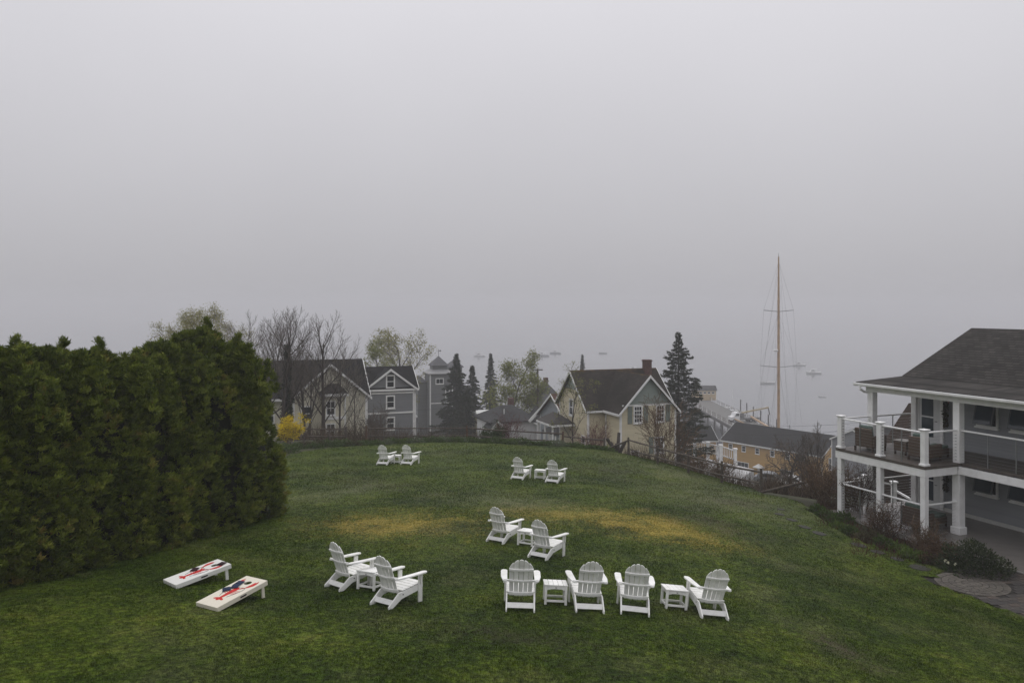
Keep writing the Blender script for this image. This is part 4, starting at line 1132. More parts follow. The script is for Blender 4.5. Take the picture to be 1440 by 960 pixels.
gable_block(GREYW, 8.18, 10.8, 4.45, 9.15, -2, 6.95, 8.72, 'y', GREYS, DKROOF, TRIM, oh=.3, oe=.35, ends=(1, 0), corner=.12)
for zc in (7.6, 5.6, 3.5): window(GREYW, (6.8, 8.18, zc), (0, -1), .9, 1.3, .13, 1, 2)
for zc in (6.4, 4.45): box('band_board', TRIM, GREYW, 4.4, 9.2, 8.12, 8.178, zc, zc+.16)
# stacked bay with hip roof on the cream gable
box('bay', CREAMS, ha, -.75, 1.1, -.95, -.003, -2, 7.4)
hip_roof(ha, -1.0, 1.35, -1.25, -.0, 7.62, 8.4, DKROOF, 'x', .12, short=.75, name='bay_roof')
box('bay_fascia', TRIM, ha, -1.02, 1.37, -1.29, -1.252, 7.4, 7.61)
for x_ in (-.8, 1.04): box('corner_board', TRIM, ha, x_, x_+.13, -1.0, -.952, -2, 7.4)
for zc in (5.55, 3.5): box('bay_band', TRIM, ha, -.66, 1.03, -1.0, -.953, zc-.12, zc+.12)
for zc in (6.4, 4.5): window(ha, (-.1, -.95, zc), (0, -1), .8, 1.25, .1, 2, 2)
window(ha, (-2.0, 0, 3.6), (0, -1), .9, 1.3, .1, 1, 2); window(ha, (-2.0, 0, 5.9), (0, -1), .9, 1.3, .1, 1, 2)
dr = box('door', TRIM, ha, -1.55, -.95, -.05, -.002, 1.0, 3.1)
for yy in (-5.0, -7.5): window(ha, (yy, .5, 5.8), (0, -1), .9, 1.3, .1, 1, 2)
MB().tube([(-4.6, 1.6, 8.0), (-4.6, 1.6, 8.7)], .05, 6).build('vent_pipe', TRIM, ha)

# ------------------------------------------------------------------ grey tower house
GT = siding('tower_siding', (0.15, 0.155, 0.155), 0.13, 0.02)
tw = house('tower_house', 'grey shingled tower with pyramid cupola and weather vane among the spruces', -12.0, 130.0, 12.0, 20, 'tower')
box('wall', GT, tw, -1.85, 1.85, -1.85, 1.85, -2, 12.1)
hip_roof(tw, -2.15, 2.15, -2.15, 2.15, 12.15, 13.3, pm('pale_grey_roof', (.28, .28, .28), .7, .1), 'x', .15, short=2.1, name='skirt_roof')
box('cupola', GT, tw, -1.15, 1.15, -1.15, 1.15, 12.7, 13.35)
hip_roof(tw, -1.4, 1.4, -1.4, 1.4, 13.36, 14.85, pm('cupola_roof', (.1, .1, .105), .8, .2), 'x', .08, short=1.39, name='cupola_roof')
v_ = MB().tube([(0, 0, 14.8), (0, 0, 15.9)], .04, 5).build('weather_vane', DARKMETAL, tw)
MB().beam((-.4, 0, 15.6), (.4, 0, 15.6), .04, .04).beam((.2, 0, 15.6), (.38, 0, 15.75), .03, .2).build('vane_arrow', DARKMETAL, v_)
for x_ in (-1.9, 1.74): box('corner_board', TRIM, tw, x_, x_+.16, -1.9, -1.853, 2, 12.1)
box('corner_board', TRIM, tw, -1.905, -1.853, -1.84, -1.68, 2, 12.1); box('corner_board', TRIM, tw, -1.905, -1.853, 1.68, 1.84, 2, 12.1)
window(tw, (-.3, -1.85, 10.9), (0, -1), 1.35, .95, .12, 2, 1)
box('band_board', TRIM, tw, -1.72, 1.72, -1.9, -1.854, 7.3, 7.45)
window(tw, (1.0, -1.85, 8.9), (0, -1), .7, 1.6, .12, 1, 3)
box('side_wing', GT, tw, -3.4, -1.86, .2, 3.6, -2, 10.6)
hip_roof(tw, -3.6, -1.86, 0, 3.8, 10.6, 11.5, pm('cupola_roof', (.1, .1, .105), .8, .2), 'y', .1, name='wing_roof')
box('balcony', TRIM, tw, -5.0, -3.42, .3, 3.4, 4.9, 5.2)
t2 = house('far_tower', 'small pyramid roof peeking out right of the grey tower', -10.9, 150.0, 12.0, 20, 'tower')
box('wall', GT, t2, -1.2, 1.2, -1.2, 1.2, -4, 11.5); hip_roof(t2, -1.5, 1.5, -1.5, 1.5, 11.6, 13.0, pm('cupola_roof', (.1, .1, .105), .8, .2), 'x', .1, short=1.49)

# ------------------------------------------------------------------ white bungalow, pale block, blue-grey house, dark-roofed house
WHS = siding('white_siding', (0.62, 0.62, 0.61), 0.12, 0.02)
MIDROOF = shingles('mid_grey_shingles', (0.07, 0.07, 0.07), (0.048, 0.048, 0.05))
hb = house('white_bungalow', 'white bungalow with low grey hip roof just beyond the fence', -0.4, 95.0, 17.0, 20)
box('wall', WHS, hb, -2.9, 2.8, -2.3, 3.3, -2, 4.5)
hip_roof(hb, -3.3, 3.2, -2.7, 3.7, 4.62, 6.15, MIDROOF, 'x', .12, short=2.6)
gable_block(hb, -3.6, 0, 2.5, 4.45, -2, 4.55, 5.75, 'y', WHS, MIDROOF, TRIM, oh=.2, oe=.25, ends=(1, 0), corner=.1)
gable_block(hb, -3.3, -1.0, -3.25, -1.75, -2, 4.0, 4.75, 'y', WHS, MIDROOF, TRIM, oh=.2, oe=.25, ends=(1, 0), corner=.1)
for xc in (2.95, 3.5, 4.05): window(hb, (xc, -3.6, 3.55), (0, -1), .5, 1.2, .06, 1, 1)
window(hb, (-2.95, -3.3, 3.4), (0, -1), .4, 1.3, .06, 1, 1)
box('chimney', BRICK, hb, .35, .95, .7, 1.3, 5.3, 6.9)
MB().tube([(-1.0, -1.2, 5.2), (-1.0, -1.2, 5.9)], .05, 6).build('vent_pipe', TRIM, hb)
MB().beam((1.5, -2.85, 4.5), (2.9, -2.85, 5.9), .06, .35).build('rake_board', TRIM, hb)
hd = house('pale_yellow_block', 'small flat-topped pale yellow building left of the white bungalow', -4.0, 104.0, 15.0, 20, 'building')
PYEL = siding('pale_yellow_siding', (0.5, 0.45, 0.27), 0.13, 0.02)
box('wall', PYEL, hd, -.7, 3.0, -1.2, 2.0, -2, 5.9); box('cornice', TRIM, hd, -.85, 3.15, -1.35, 2.15, 5.9, 6.12)
BLS = siding('blue_grey_siding', (0.22, 0.245, 0.26), 0.12, 0.02)
he = house('blue_grey_house', 'blue-grey gabled house with white trim tucked left of the yellow house', 4.35, 87.7, 17.0, 20)
gable_block(he, .3, 7, -4.1, 4.1, -2, 5.65, 8.2, 'x', BLS, shingles('rust_shingles', (.12, .06, .045), (.09, .05, .04)), TRIM, oh=.4, oe=.35)
window(he, (.3, -1.6, 6.1), (-1, 0), .9, 1.3, .12, 1, 2); window(he, (.3, 1.2, 3.6), (-1, 0), .9, 1.3, .12, 1, 2); window(he, (.3, -1.8, 3.0), (-1, 0), .9, 1.3, .12, 1, 2)
hip_roof(he, -1.4, .29, -4.2, -.6, 4.5, 5.2, MIDROOF, 'y', .1, short=1, name='porch_roof')
for y_ in (-4.0, -2.4, -.8): box('porch_post', TRIM, he, -1.3, -1.18, y_-.06, y_+.06, -2, 4.4)
hf = house('dark_roofed_house', 'pale house with dark hip roof and chimney beside the utility pole', 4.6, 116.0, 15.5, 20)
box('wall', WHS, hf, -2.0, 2.6, -2.0, 2.6, -4, 5.2)
hip_roof(hf, -2.35, 2.95, -2.35, 2.95, 5.3, 8.3, pm('dark_hip', (.075, .075, .078), .85, .2, 4), 'x', .12, short=2.3)
box('chimney', BRICK, hf, .3, .85, .3, .85, 7.6, 9.0)
for xc in (-1.3, -.2, 1.0): window(hf, (xc, -2.0, 3.9), (0, -1), .75, 1.2, .1, 1, 2)
for xc in (-1.3, 1.0): window(hf, (xc, -2.0, 1.6), (0, -1), .75, 1.2, .1, 1, 2)

# ------------------------------------------------------------------ utility pole and wires
up_ = at(756, 518, 104.0)
po = thing('utility_pole', 'wooden utility pole with crossarm among the hillside houses', 'pole', (up_.x, up_.y, 0))
zb_ = bz(up_.x, up_.y)
MB().tube([(0, 0, zb_ - .5), (0, 0, up_.z)], [.16, .12], 8).build('shaft', OLDWOOD, po)
MB().beam((-.68, 0, up_.z - .18), (.68, 0, up_.z - .18), .1, .12).build('crossarm', OLDWOOD, po)
for k in (-.6, -.3, .3, .6): MB().tube([(k, 0, up_.z - .12), (k, 0, up_.z + .04)], .035, 6).build('insulator', STEEL, po)
MB().tube([(-.2, -.16, up_.z - 1.5), (-.2, -.16, up_.z - .9)], .16, 8).build('transformer', STEEL, po)
def wire(label, a, b, sag, r=.012):
    pts = [Vector(a).lerp(Vector(b), k/14) + Vector((0, 0, -sag*4*(k/14)*(1-k/14))) for k in range(15)]
    tag(MB().tube(pts, r, 4).build('power_line', DARKMETAL), label, 'wire', 'overhead wires')
far = at(560, 556, 120.0)
for i, k in enumerate((-.6, .6)): wire(('upper' if i else 'lower') + ' overhead wire running left from the utility pole crossarm', (up_.x + k, up_.y, up_.z - .05), far + Vector((0, i*.5, -.6 + .5*i)), 1.0)
wire('slack cable strung left from halfway up the utility pole', (up_.x, up_.y, up_.z - 2.6), far + Vector((0, 0, -2.2)), .8, .016)
wire('overhead wire crossing above the harbour roof to the inn', at(1085, 598, 92), at(1226, 592, 60), .2, .012)
wire('lower overhead wire crossing in front of the harbour roof', at(1020, 608, 92), at(1226, 599, 60), .5, .012)

# ------------------------------------------------------------------ ochre harbour building with dark roof
OCH = siding('ochre_siding', (0.47, 0.28, 0.075), 0.14, 0.02)
th_h = math.degrees(math.atan2(-.788, .616))
hr_ = house('ochre_harbour_building', 'long ochre building with wide dark roof at the harbour edge', 40.5, 155.0, 2.6, th_h, 'building')
HROOF = shingles('black_shingles', (0.016, 0.0155, 0.016), (0.011, 0.011, 0.012))
gable_block(hr_, .3, 21.3, .35, 9.65, -3, 6.4, 9.2, 'x', OCH, HROOF, TRIM, oh=.35, oe=.4, th=.2)
for xc in (2.2, 5.2, 8.2, 11.4, 14.6, 17.8): window(hr_, (xc, .35, 5.3), (0, -1), .95, 1.15, .12, 1, 2)
for xc in (5.0, 14.5): window(hr_, (xc, .35, 2.2), (0, -1), 2.6, 1.2, .14, 3, 1)
for yc in (3.0, 6.8): window(hr_, (21.3, yc, 4.6), (1, 0), 1.2, 2.2, .14, 1, 2)
window(hr_, (21.3, 5.0, 7.2), (1, 0), 1.0, 1.2, .14, 1, 2)
d_ = box('door', TRIM, hr_, 8.3, 9.5, .28, .348, -.4, 2.1)
hip_roof(hr_, 8.0, 9.8, -.9, .34, 2.5, 3.1, TRIM, 'y', .12, short=.5, name='door_canopy')
MB().tube([(12, 5, 9.3), (12, 5, 10.2)], .09, 6).build('vent_pipe', STEEL, hr_)
hw = house('low_dark_wing', 'low dark-roofed shed at the left end of the ochre building', 36.5, 157.0, 3.6, 8, 'building')
gable_block(hw, -5, 3.6, -1, 6, -4, 5.0, 7.2, 'x', OCH, HROOF, TRIM, oh=.3, oe=.3)

# ------------------------------------------------------------------ buildings glimpsed through the porch
GSH = siding('grey_shingle_wall', (0.19, 0.195, 0.205), 0.16, 0.02)
hg = house('grey_shingled_building', 'grey shingled building seen through the porch posts', 53.0, 112.0, 4.0, 20, 'building')
gable_block(hg, -2.0, 10, 0, 9, -3, 11.0, 13.0, 'x', GSH, HROOF, TRIM, oh=.2, oe=.2)
BRS = shingles('cedar_shingles', (.05, .034, .025), (.034, .024, .018))
hk = house('cedar_shingled_building', 'brown cedar-shingled gable seen behind the balcony', 27.5, 47.0, 22.6, 14, 'building')
gable_block(hk, 0, 6, -2.6, 3.4, -4, 2.0, 5.8, 'y', BRS, BRS, None, oh=.1, oe=.1)

# ------------------------------------------------------------------ white terrace railing below the yellow house
tr = thing('terrace_railing', 'white terrace railing with capped posts right of the yellow house', 'railing')
tp = [at(945, 617, 92), at(959.5, 619, 90), at(977, 618, 88), at(995.5, 622, 86), at(1013.4, 626, 84), at(1034, 631.5, 82)]
for i, p in enumerate(tp):
    o = box('post', WHITE, tr, p.x-.14, p.x+.14, p.y-.14, p.y+.14, p.z-1.7, p.z)
    box('post_cap', WHITE, o, p.x-.2, p.x+.2, p.y-.2, p.y+.2, p.z+.001, p.z+.1)
    if i:
        q = tp[i-1]
        MB().beam(q + Vector((.14, 0, -.12)), p + Vector((-.14, 0, -.12)), .1, .1).build('top_rail', WHITE, tr)
        MB().beam(q + Vector((.14, 0, -1.05)), p + Vector((-.14, 0, -1.05)), .08, .1).build('bottom_rail', WHITE, tr)
        for k in range(1, 8):
            c = q.lerp(p, k/8); box('picket', WHITE, tr, c.x-.03, c.x+.03, c.y-.03, c.y+.03, c.z-1.0, c.z-.17)
TERR = pm('pale_terrace', (.42, .42, .42), .6, .15, 1.0)
tq = [Vector((17.3, 93.5, 18.4)), Vector((24.6, 81.0, 18.4)), Vector((19.5, 72.0, 18.4)), Vector((14.6, 77.0, 18.4))]
te = MB().prism([(p.x, p.y, tq[0].z) for p in tq], (0, 0, -6)).build('terrace', TERR); tag(te, 'pale terrace slab under the white railing', kind='structure')

# white stair railing behind the ground-floor porch
srl = thing('stair_railing', 'white stair railing seen beneath the balcony', 'railing')
sp = [at(1186, 672, 36.5), at(1216, 669, 37.5), at(1257, 678, 38)]
for p in sp:
    o = box('post', WHITE, srl, p.x-.1, p.x+.1, p.y-.1, p.y+.1, p.z-1.5, p.z); box('post_cap', WHITE, o, p.x-.15, p.x+.15, p.y-.15, p.y+.15, p.z+.001, p.z+.06)
MB().beam(sp[0] + Vector((.1, 0, -.1)), sp[1] + Vector((-.1, 0, -.1)), .08, .08).build('hand_rail', WHITE, srl)
MB().beam(sp[1] + Vector((.1, 0, -.15)), sp[2] + Vector((-.1, 0, -.1)), .08, .08).build('hand_rail', WHITE, srl)
MB().beam(sp[2] + Vector((.1, 0, -.4)), at(1283, 703, 36.8), .08, .08).build('hand_rail', WHITE, srl)

# ------------------------------------------------------------------ parked cars
def car(label, px, py, Y, rz, paint):
    c = at(px, py, Y); c.z = bz(c.x, c.y)
    t = thing('parked_car', label, 'car', (c.x, c.y, c.z), rz, 'cars parked below the fence')
    prof = [(-2.2, .35), (-2.25, .75), (-2.1, .95), (-1.75, 1.05), (-1.35, 1.5), (-.4, 1.62), (.5, 1.55), (1.15, 1.05), (2.05, .9), (2.25, .65), (2.2, .35)]
    MB().prism([(x, -.88, z) for x, z in prof], (0, 1.76, 0)).build('body', paint, t, bevel=.08)
    for s in (-1, 1):
        MB().prism([(x, s*.885, z) for x, z in [(-1.25, 1.08), (-1.0, 1.42), (-.35, 1.52), (.4, 1.46), (.85, 1.08)]], (0, s*.01, 0)).build('side_window', GLASS, t)
        for x in (-1.35, 1.4):
            w_ = MB().tube([(x, s*.7, .33), (x, s*.9, .33)], .33, 14).build('tyre', pm('tyre', (.02, .02, .02), .9), t)
            MB().tube([(x, s*.9, .33), (x, s*.912, .33)], .2, 10).build('rim', STEEL, w_)
        box('headlight', GLASSB, t, 2.2, 2.262, s*.6-.16, s*.6+.16, .62, .78)
    MB().prism([(.56, -.72, 1.53), (.56, .72, 1.53), (1.16, .78, 1.09), (1.16, -.78, 1.09)], (.02, 0, .02)).build('windscreen', GLASS, t)
    MB().prism([(-1.38, -.7, 1.5), (-1.38, .7, 1.5), (-1.74, .74, 1.1), (-1.74, -.74, 1.1)], (-.02, 0, .02)).build('rear_window', GLASS, t)
    # a hard standing under the car
    return t
CARW = pm('car_white', (.7, .7, .7), .3, .03); CARG = pm('car_grey', (.2, .21, .22), .3, .05)
car('white car parked below the fence by the bare apple tree', 1118, 689, 106, R(-30), CARW)
car('grey car parked left of the white car below the fence', 1083, 684, 112, R(-25), CARG)

# ------------------------------------------------------------------ vegetation
def grow(rg_, p, d, L, r, lvl, P, out, tips):
    n_ = P['seg'][lvl]; pts = [p.copy()]; rad = [r]; dirs = [d.copy()]
    for i in range(n_):
        d = d + Vector((rg_.gauss(0, 1), rg_.gauss(0, 1), rg_.gauss(0, 1))) * P['wig'][lvl]
        d.z += P['up'][lvl]
        d.normalize()
        p = p + d * (L / n_)
        pts.append(p.copy()); rad.append(max(r * (1 - (i+1)/n_ * (1 - P['tap'])), P['rmin'])); dirs.append(d.copy())
    out.append((lvl, pts, rad))
    if lvl + 1 < len(P['seg']):
        k = P['kids'][lvl]; az = rg_.uniform(0, 6.28)
        for j in range(k):
            f = P['start'][lvl] + (1 - P['start'][lvl]) * (j + rg_.random()) / k
            x = f * n_; i = min(int(x), n_-1)
            q = pts[i].lerp(pts[i+1], x - i); dd = dirs[i+1]
            az += 2.4 + rg_.uniform(-.5, .5)
            o_ = dd.orthogonal().normalized(); o2 = dd.cross(o_)
            ang = R(P['ang'][lvl]) * rg_.uniform(.7, 1.25)
            nd = dd * math.cos(ang) + (o_ * math.cos(az) + o2 * math.sin(az)) * math.sin(ang)
            grow(rg_, q, nd, L * P['ratio'][lvl] * (1.15 - .6*f) * rg_.uniform(.75, 1.2), max(r * P['rr'][lvl] * (1 - .5*f), P['rmin']), lvl + 1, P, out, tips)
    else:
        tips.append((pts[-1], d))
        tips.append((pts[len(pts)//2], d))
BT = dict(seg=[7, 5, 4, 3], wig=[.06, .12, .16, .2], up=[.02, .05, .06, .05], kids=[11, 8, 6, 0], start=[.25, .25, .2], ang=[42, 42, 45], ratio=[.5, .5, .48], rr=[.5, .5, .55], tap=.25, rmin=.011)
def skeleton(name, out, parent, bark=None, twig=None, split=2):
    a, b = MB(), MB()
    for lvl, pts, rad in out:
        (a if lvl < split else b).tube(pts, rad, 7 if lvl == 0 else (5 if lvl == 1 else 3), cap=False)
    ob = [a.build('trunk', bark or BARK, parent, smooth=True)]
    if b.v: ob.append(b.build(name, twig or TWIG, parent))
    return ob
def bare_tree(name, label, cat, x, y, h, r, seed, P=None, stems=1, spread=.25, group=None, z=None, leaf=None, bark=None, twig=None, part='crown'):
    P = dict(BT, **(P or {})); rg_ = random.Random(seed)
    t = thing(name, label, cat, (x, y, bz(x, y) if z is None else z), 0, group)
    out, tips = [], []
    for s in range(stems):
        d = Vector((rg_.gauss(0, 1)*spread, rg_.gauss(0, 1)*spread, 1)).normalized() if stems > 1 else Vector((rg_.uniform(-.05, .05), rg_.uniform(-.05, .05), 1)).normalized()
        grow(rg_, Vector((rg_.uniform(-.2, .2) if stems > 1 else 0, rg_.uniform(-.2, .2) if stems > 1 else 0, -.2)), d, h * (rg_.uniform(.75, 1) if stems > 1 else 1), r, 0, P, out, tips)
    skeleton('branches' if leaf else part, out, t, bark, twig)
    if leaf:
        mat, per, ln, wd, rad_ = leaf
        g_ = np.random.default_rng(seed)
        tp_ = np.array([tuple(a) for a, b in tips])
        Pp = np.repeat(tp_, per, 0) + g_.normal(size=(len(tp_)*per, 3)) * rad_
        leaves('crown', Pp, g_.normal(size=Pp.shape) + [0, 0, .3], ln*(.6 + .8*g_.random(len(Pp))), wd, mat, t, g_)
    return t

# -- arborvitae hedge
ARB = leafmat('arborvitae_sprays', [(0, (0.033, 0.05, 0.007)), (.45, (0.105, 0.138, 0.017)), (.8, (0.19, 0.225, 0.032)), (.97, (0.25, 0.265, 0.05)), (1, (0.18, 0.10, 0.035))], .6, .2)
CORE = pm('conifer_shade', (0.012, 0.014, 0.006), 1.0, 0.4, 5)
def arb_mesh(seed, h=6.0, r=1.55, nclump=3600, per=38):
    g_ = np.random.default_rng(seed)
    def prof(f): return r * np.minimum(1, (0.80 + 1.1*f)) * np.power(np.clip(1 - f, 0, 1), .5)
    # upright overlapping tongues of foliage with gaps between them
    nl = 210
    la = g_.random(nl)*6.283; lf = np.clip(g_.random(nl)*.97, .015, .95)
    lt = np.clip(.42 + .2*g_.normal(size=nl), .05, .95)
    lh = .38 + .3*g_.random(nl); lw = .20 + .14*g_.random(nl); ld = .16 + .3*g_.random(nl)
    k = g_.integers(0, nl, nclump)
    s_ = g_.random(nclump)*2 - 1; w_ = g_.random(nclump)*2 - 1
    wid = lw[k]*np.sqrt(np.clip(1 - ((s_ + .35)/1.35)**2, .02, 1))
    f = np.clip(lf[k] + s_*lh[k]/h, .0, .99)
    base = prof(lf[k])*.83
    a = la[k] + w_*wid/np.maximum(base, .35)
    bulge = ld[k]*np.sqrt(np.clip(1 - w_**2*.9, 0, 1))*np.clip(1.05 - .55*np.abs(s_ + .2), .1, 1)
    rad = np.minimum(base, prof(f)*.92 + .05) + bulge*(.5 + .5*np.minimum(prof(f)/r*1.6, 1)) + .03*g_.normal(size=nclump)
    ctone = lt[k] + .18*(bulge/ld[k] - .5)  # recessed clumps tinted darker: shade between the tongues put into the leaf colour
    C = np.stack([rad*np.cos(a), rad*np.sin(a), f*h + .05], 1)
    # leader spikes at the top
    ns = 16
    sp = []
    for k in range(ns):
        br_ = r*.85*g_.random()**.6; ba = g_.random()*6.283; bx, by = br_*np.cos(ba), br_*np.sin(ba); hh = h*(.98 + .1*g_.random() - .22*(br_/r)**2)
        m_ = 40
        zz = np.linspace(hh - .21*h, hh, m_)
        w_ = .30*(1 - (zz - hh + .21*h)/(.21*h + .01))**.8
        aa = g_.random(m_)*6.283
        sp.append(np.stack([bx + w_*np.cos(aa), by + w_*np.sin(aa), zz], 1))
    C = np.concatenate([C] + sp)
    out_ = np.concatenate([np.stack([np.cos(a), np.sin(a), np.full(nclump, .45)], 1), np.tile([0, 0, 1.0], (ns*40, 1)) + g_.normal(size=(ns*40, 3))*.35])
    ct = np.concatenate([ctone, .4 + .15*g_.normal(size=ns*40)])
    # every clump is a small fan of upward sprays
    n_ = len(C)*per
    cd = unit(unit(out_)*.45 + g_.normal(size=C.shape)*.28 + [0, 0, .8])
    Pp = np.repeat(C, per, 0) + g_.normal(size=(n_, 3))*.028
    Dd = np.repeat(cd, per, 0) + g_.normal(size=(n_, 3))*.42
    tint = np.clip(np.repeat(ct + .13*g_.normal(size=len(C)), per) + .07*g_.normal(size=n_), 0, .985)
    tint = np.where(g_.random(n_) < .003, 1.0, tint)
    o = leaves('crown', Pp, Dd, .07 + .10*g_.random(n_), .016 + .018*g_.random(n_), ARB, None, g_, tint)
    # solid filler core, coloured dark for the shade deep inside the crown
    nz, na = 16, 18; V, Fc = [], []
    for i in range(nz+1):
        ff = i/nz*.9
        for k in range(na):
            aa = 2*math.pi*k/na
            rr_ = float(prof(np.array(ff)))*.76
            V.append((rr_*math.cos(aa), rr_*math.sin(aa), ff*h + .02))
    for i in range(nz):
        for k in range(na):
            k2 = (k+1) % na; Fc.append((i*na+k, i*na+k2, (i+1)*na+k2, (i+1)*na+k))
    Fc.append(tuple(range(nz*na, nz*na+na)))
    inner = MB().add(V, Fc).build('shade_core', CORE, None)
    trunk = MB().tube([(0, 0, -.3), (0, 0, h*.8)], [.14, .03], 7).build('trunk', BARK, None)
    return o, inner, trunk
protos = [arb_mesh(31), arb_mesh(47), arb_mesh(63)]
used = [False]*3
HEDGE = [(338, 25.4, 5.3, 1.5, 0, 'right end of the hedge, beside the yellow shrub'), (292, 24.2, 5.85, 1.6, 1, 'tallest, second from the right end of the hedge'), (244, 22.6, 5.4, 1.5, 2, 'third from the right end of the hedge'),
         (196, 21.0, 4.9, 1.45, 0, 'fourth from the right end of the hedge, lower topped'), (142, 19.7, 5.0, 1.45, 1, 'fifth from the right end of the hedge'), (84, 18.5, 5.0, 1.45, 2, 'sixth from the right end of the hedge'),
         (22, 17.4, 4.95, 1.45, 0, 'seventh from the right end of the hedge, spiky topped'), (-48, 16.4, 4.5, 1.45, 1, 'left end of the hedge at the edge of view'), (-130, 15.6, 5.0, 1.4, 2, 'partly beyond the left edge of view')]
rh = random.Random(4)
for i, (px, Y, h, r, k, lab) in enumerate(HEDGE):
    x = (px - CX)/F*Y
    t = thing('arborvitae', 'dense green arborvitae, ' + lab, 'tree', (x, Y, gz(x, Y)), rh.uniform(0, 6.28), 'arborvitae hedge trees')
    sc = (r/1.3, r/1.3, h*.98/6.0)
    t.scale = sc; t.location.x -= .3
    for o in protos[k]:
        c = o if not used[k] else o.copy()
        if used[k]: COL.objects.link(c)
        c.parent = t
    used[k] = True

# -- bare trees by the cream house
WIDE = dict(ang=[38, 34, 34], ratio=[.55, .55, .52], start=[.2, .2, .15], rmin=.0075, up=[.02, .1, .14, .12], wig=[.05, .08, .1, .12], rr=[.42, .45, .5])
bare_tree('bare_tree', 'tallest bare tree with a dark straight trunk before the cream house', 'tree', *gp(456, 58.0), 7.4, .17, 21, dict(kids=[14, 8, 6, 0], **WIDE), group='bare trees by the cream house')
bare_tree('bare_tree', 'multi-stemmed bare tree left of the tallest trunk', 'tree', *gp(432, 58.6), 6.8, .09, 22, dict(kids=[8, 6, 5, 0], **WIDE), stems=4, spread=.2, group='bare trees by the cream house')
bare_tree('bare_tree', 'bare twiggy tree rising beside the hedge end', 'tree', *gp(396, 57.0), 7.6, .17, 23, dict(kids=[16, 10, 8, 0], **WIDE), group='bare trees by the cream house')
bare_tree('bare_tree', 'bare tree partly hidden behind the hedge top', 'tree', *gp(365, 60.0), 8.0, .17, 24, dict(kids=[16, 10, 8, 0], **WIDE), group='bare trees by the cream house')
bare_tree('bare_tree', 'bare spreading tree over the cream gable', 'tree', *gp(478, 60.5), 6.2, .11, 25, dict(kids=[12, 8, 6, 0], **WIDE), group='bare trees by the cream house')
bare_tree('bare_tree', 'thin bare tree leaning over the right slope of the cream house roof', 'tree', *gp(497, 62.5), 5.6, .07, 26, dict(kids=[9, 6, 5, 0], **WIDE), group='bare trees by the cream house')
bare_tree('bare_tree', 'bare treetop farthest left above the hedge', 'tree', *gp(340, 62.0), 8.0, .15, 27, dict(kids=[14, 9, 7, 0], **WIDE), group='bare trees by the cream house')
BUD = leafmat('yellow_buds', [(0, (.16, .16, .04)), (.6, (.26, .25, .07)), (1, (.34, .32, .12))], .6, .35)
BUD2 = leafmat('green_buds', [(0, (.10, .12, .03)), (.6, (.18, .20, .05)), (1, (.26, .26, .08))], .6, .35)
GT_P = dict(kids=[10, 8, 6, 0], ang=[48, 45, 45])
bare_tree('budding_tree', 'pale yellow-green budding tree rising behind the hedge', 'tree', *gp(300, 66.0), 11.0, .2, 31, dict(GT_P, kids=[15, 10, 7, 0], ang=[62, 48, 45], ratio=[.42, .52, .5], start=[.5, .2, .2]), leaf=(BUD, 7, .12, .06, .2))
bare_tree('budding_tree', 'thin budding tree showing left of the hedge peak', 'tree', *gp(255, 70.0), 10.2, .15, 32, dict(GT_P, ang=[60, 48, 45], start=[.5, .2, .2], ratio=[.4, .5, .48]), leaf=(BUD, 5, .13, .07, .16))
bare_tree('budding_tree', 'round pale budding tree behind the grey wing', 'tree', *gp(572, 118.0), 15.0, .3, 33, dict(GT_P, rmin=.02), leaf=(BUD, 6, .24, .13, .3))
bare_tree('budding_tree', 'low yellow-green tree above the grey wing roof', 'tree', *gp(528, 112.0), 11.6, .25, 34, dict(GT_P, rmin=.02), leaf=(BUD2, 7, .24, .13, .3))
bare_tree('budding_tree', 'yellow-green leafing tree behind the white bungalow', 'tree', *gp(712, 107.0), 11.6, .25, 35, dict(GT_P, rmin=.02), leaf=(BUD2, 9, .24, .13, .28))
bare_tree('budding_tree', 'slender tree with fresh buds before the left gable of the yellow house', 'tree', *gp(804, 61.0), 6.6, .08, 36, dict(kids=[8, 6, 4, 0], rmin=.012), leaf=(BUD2, 3, .11, .06, .1))

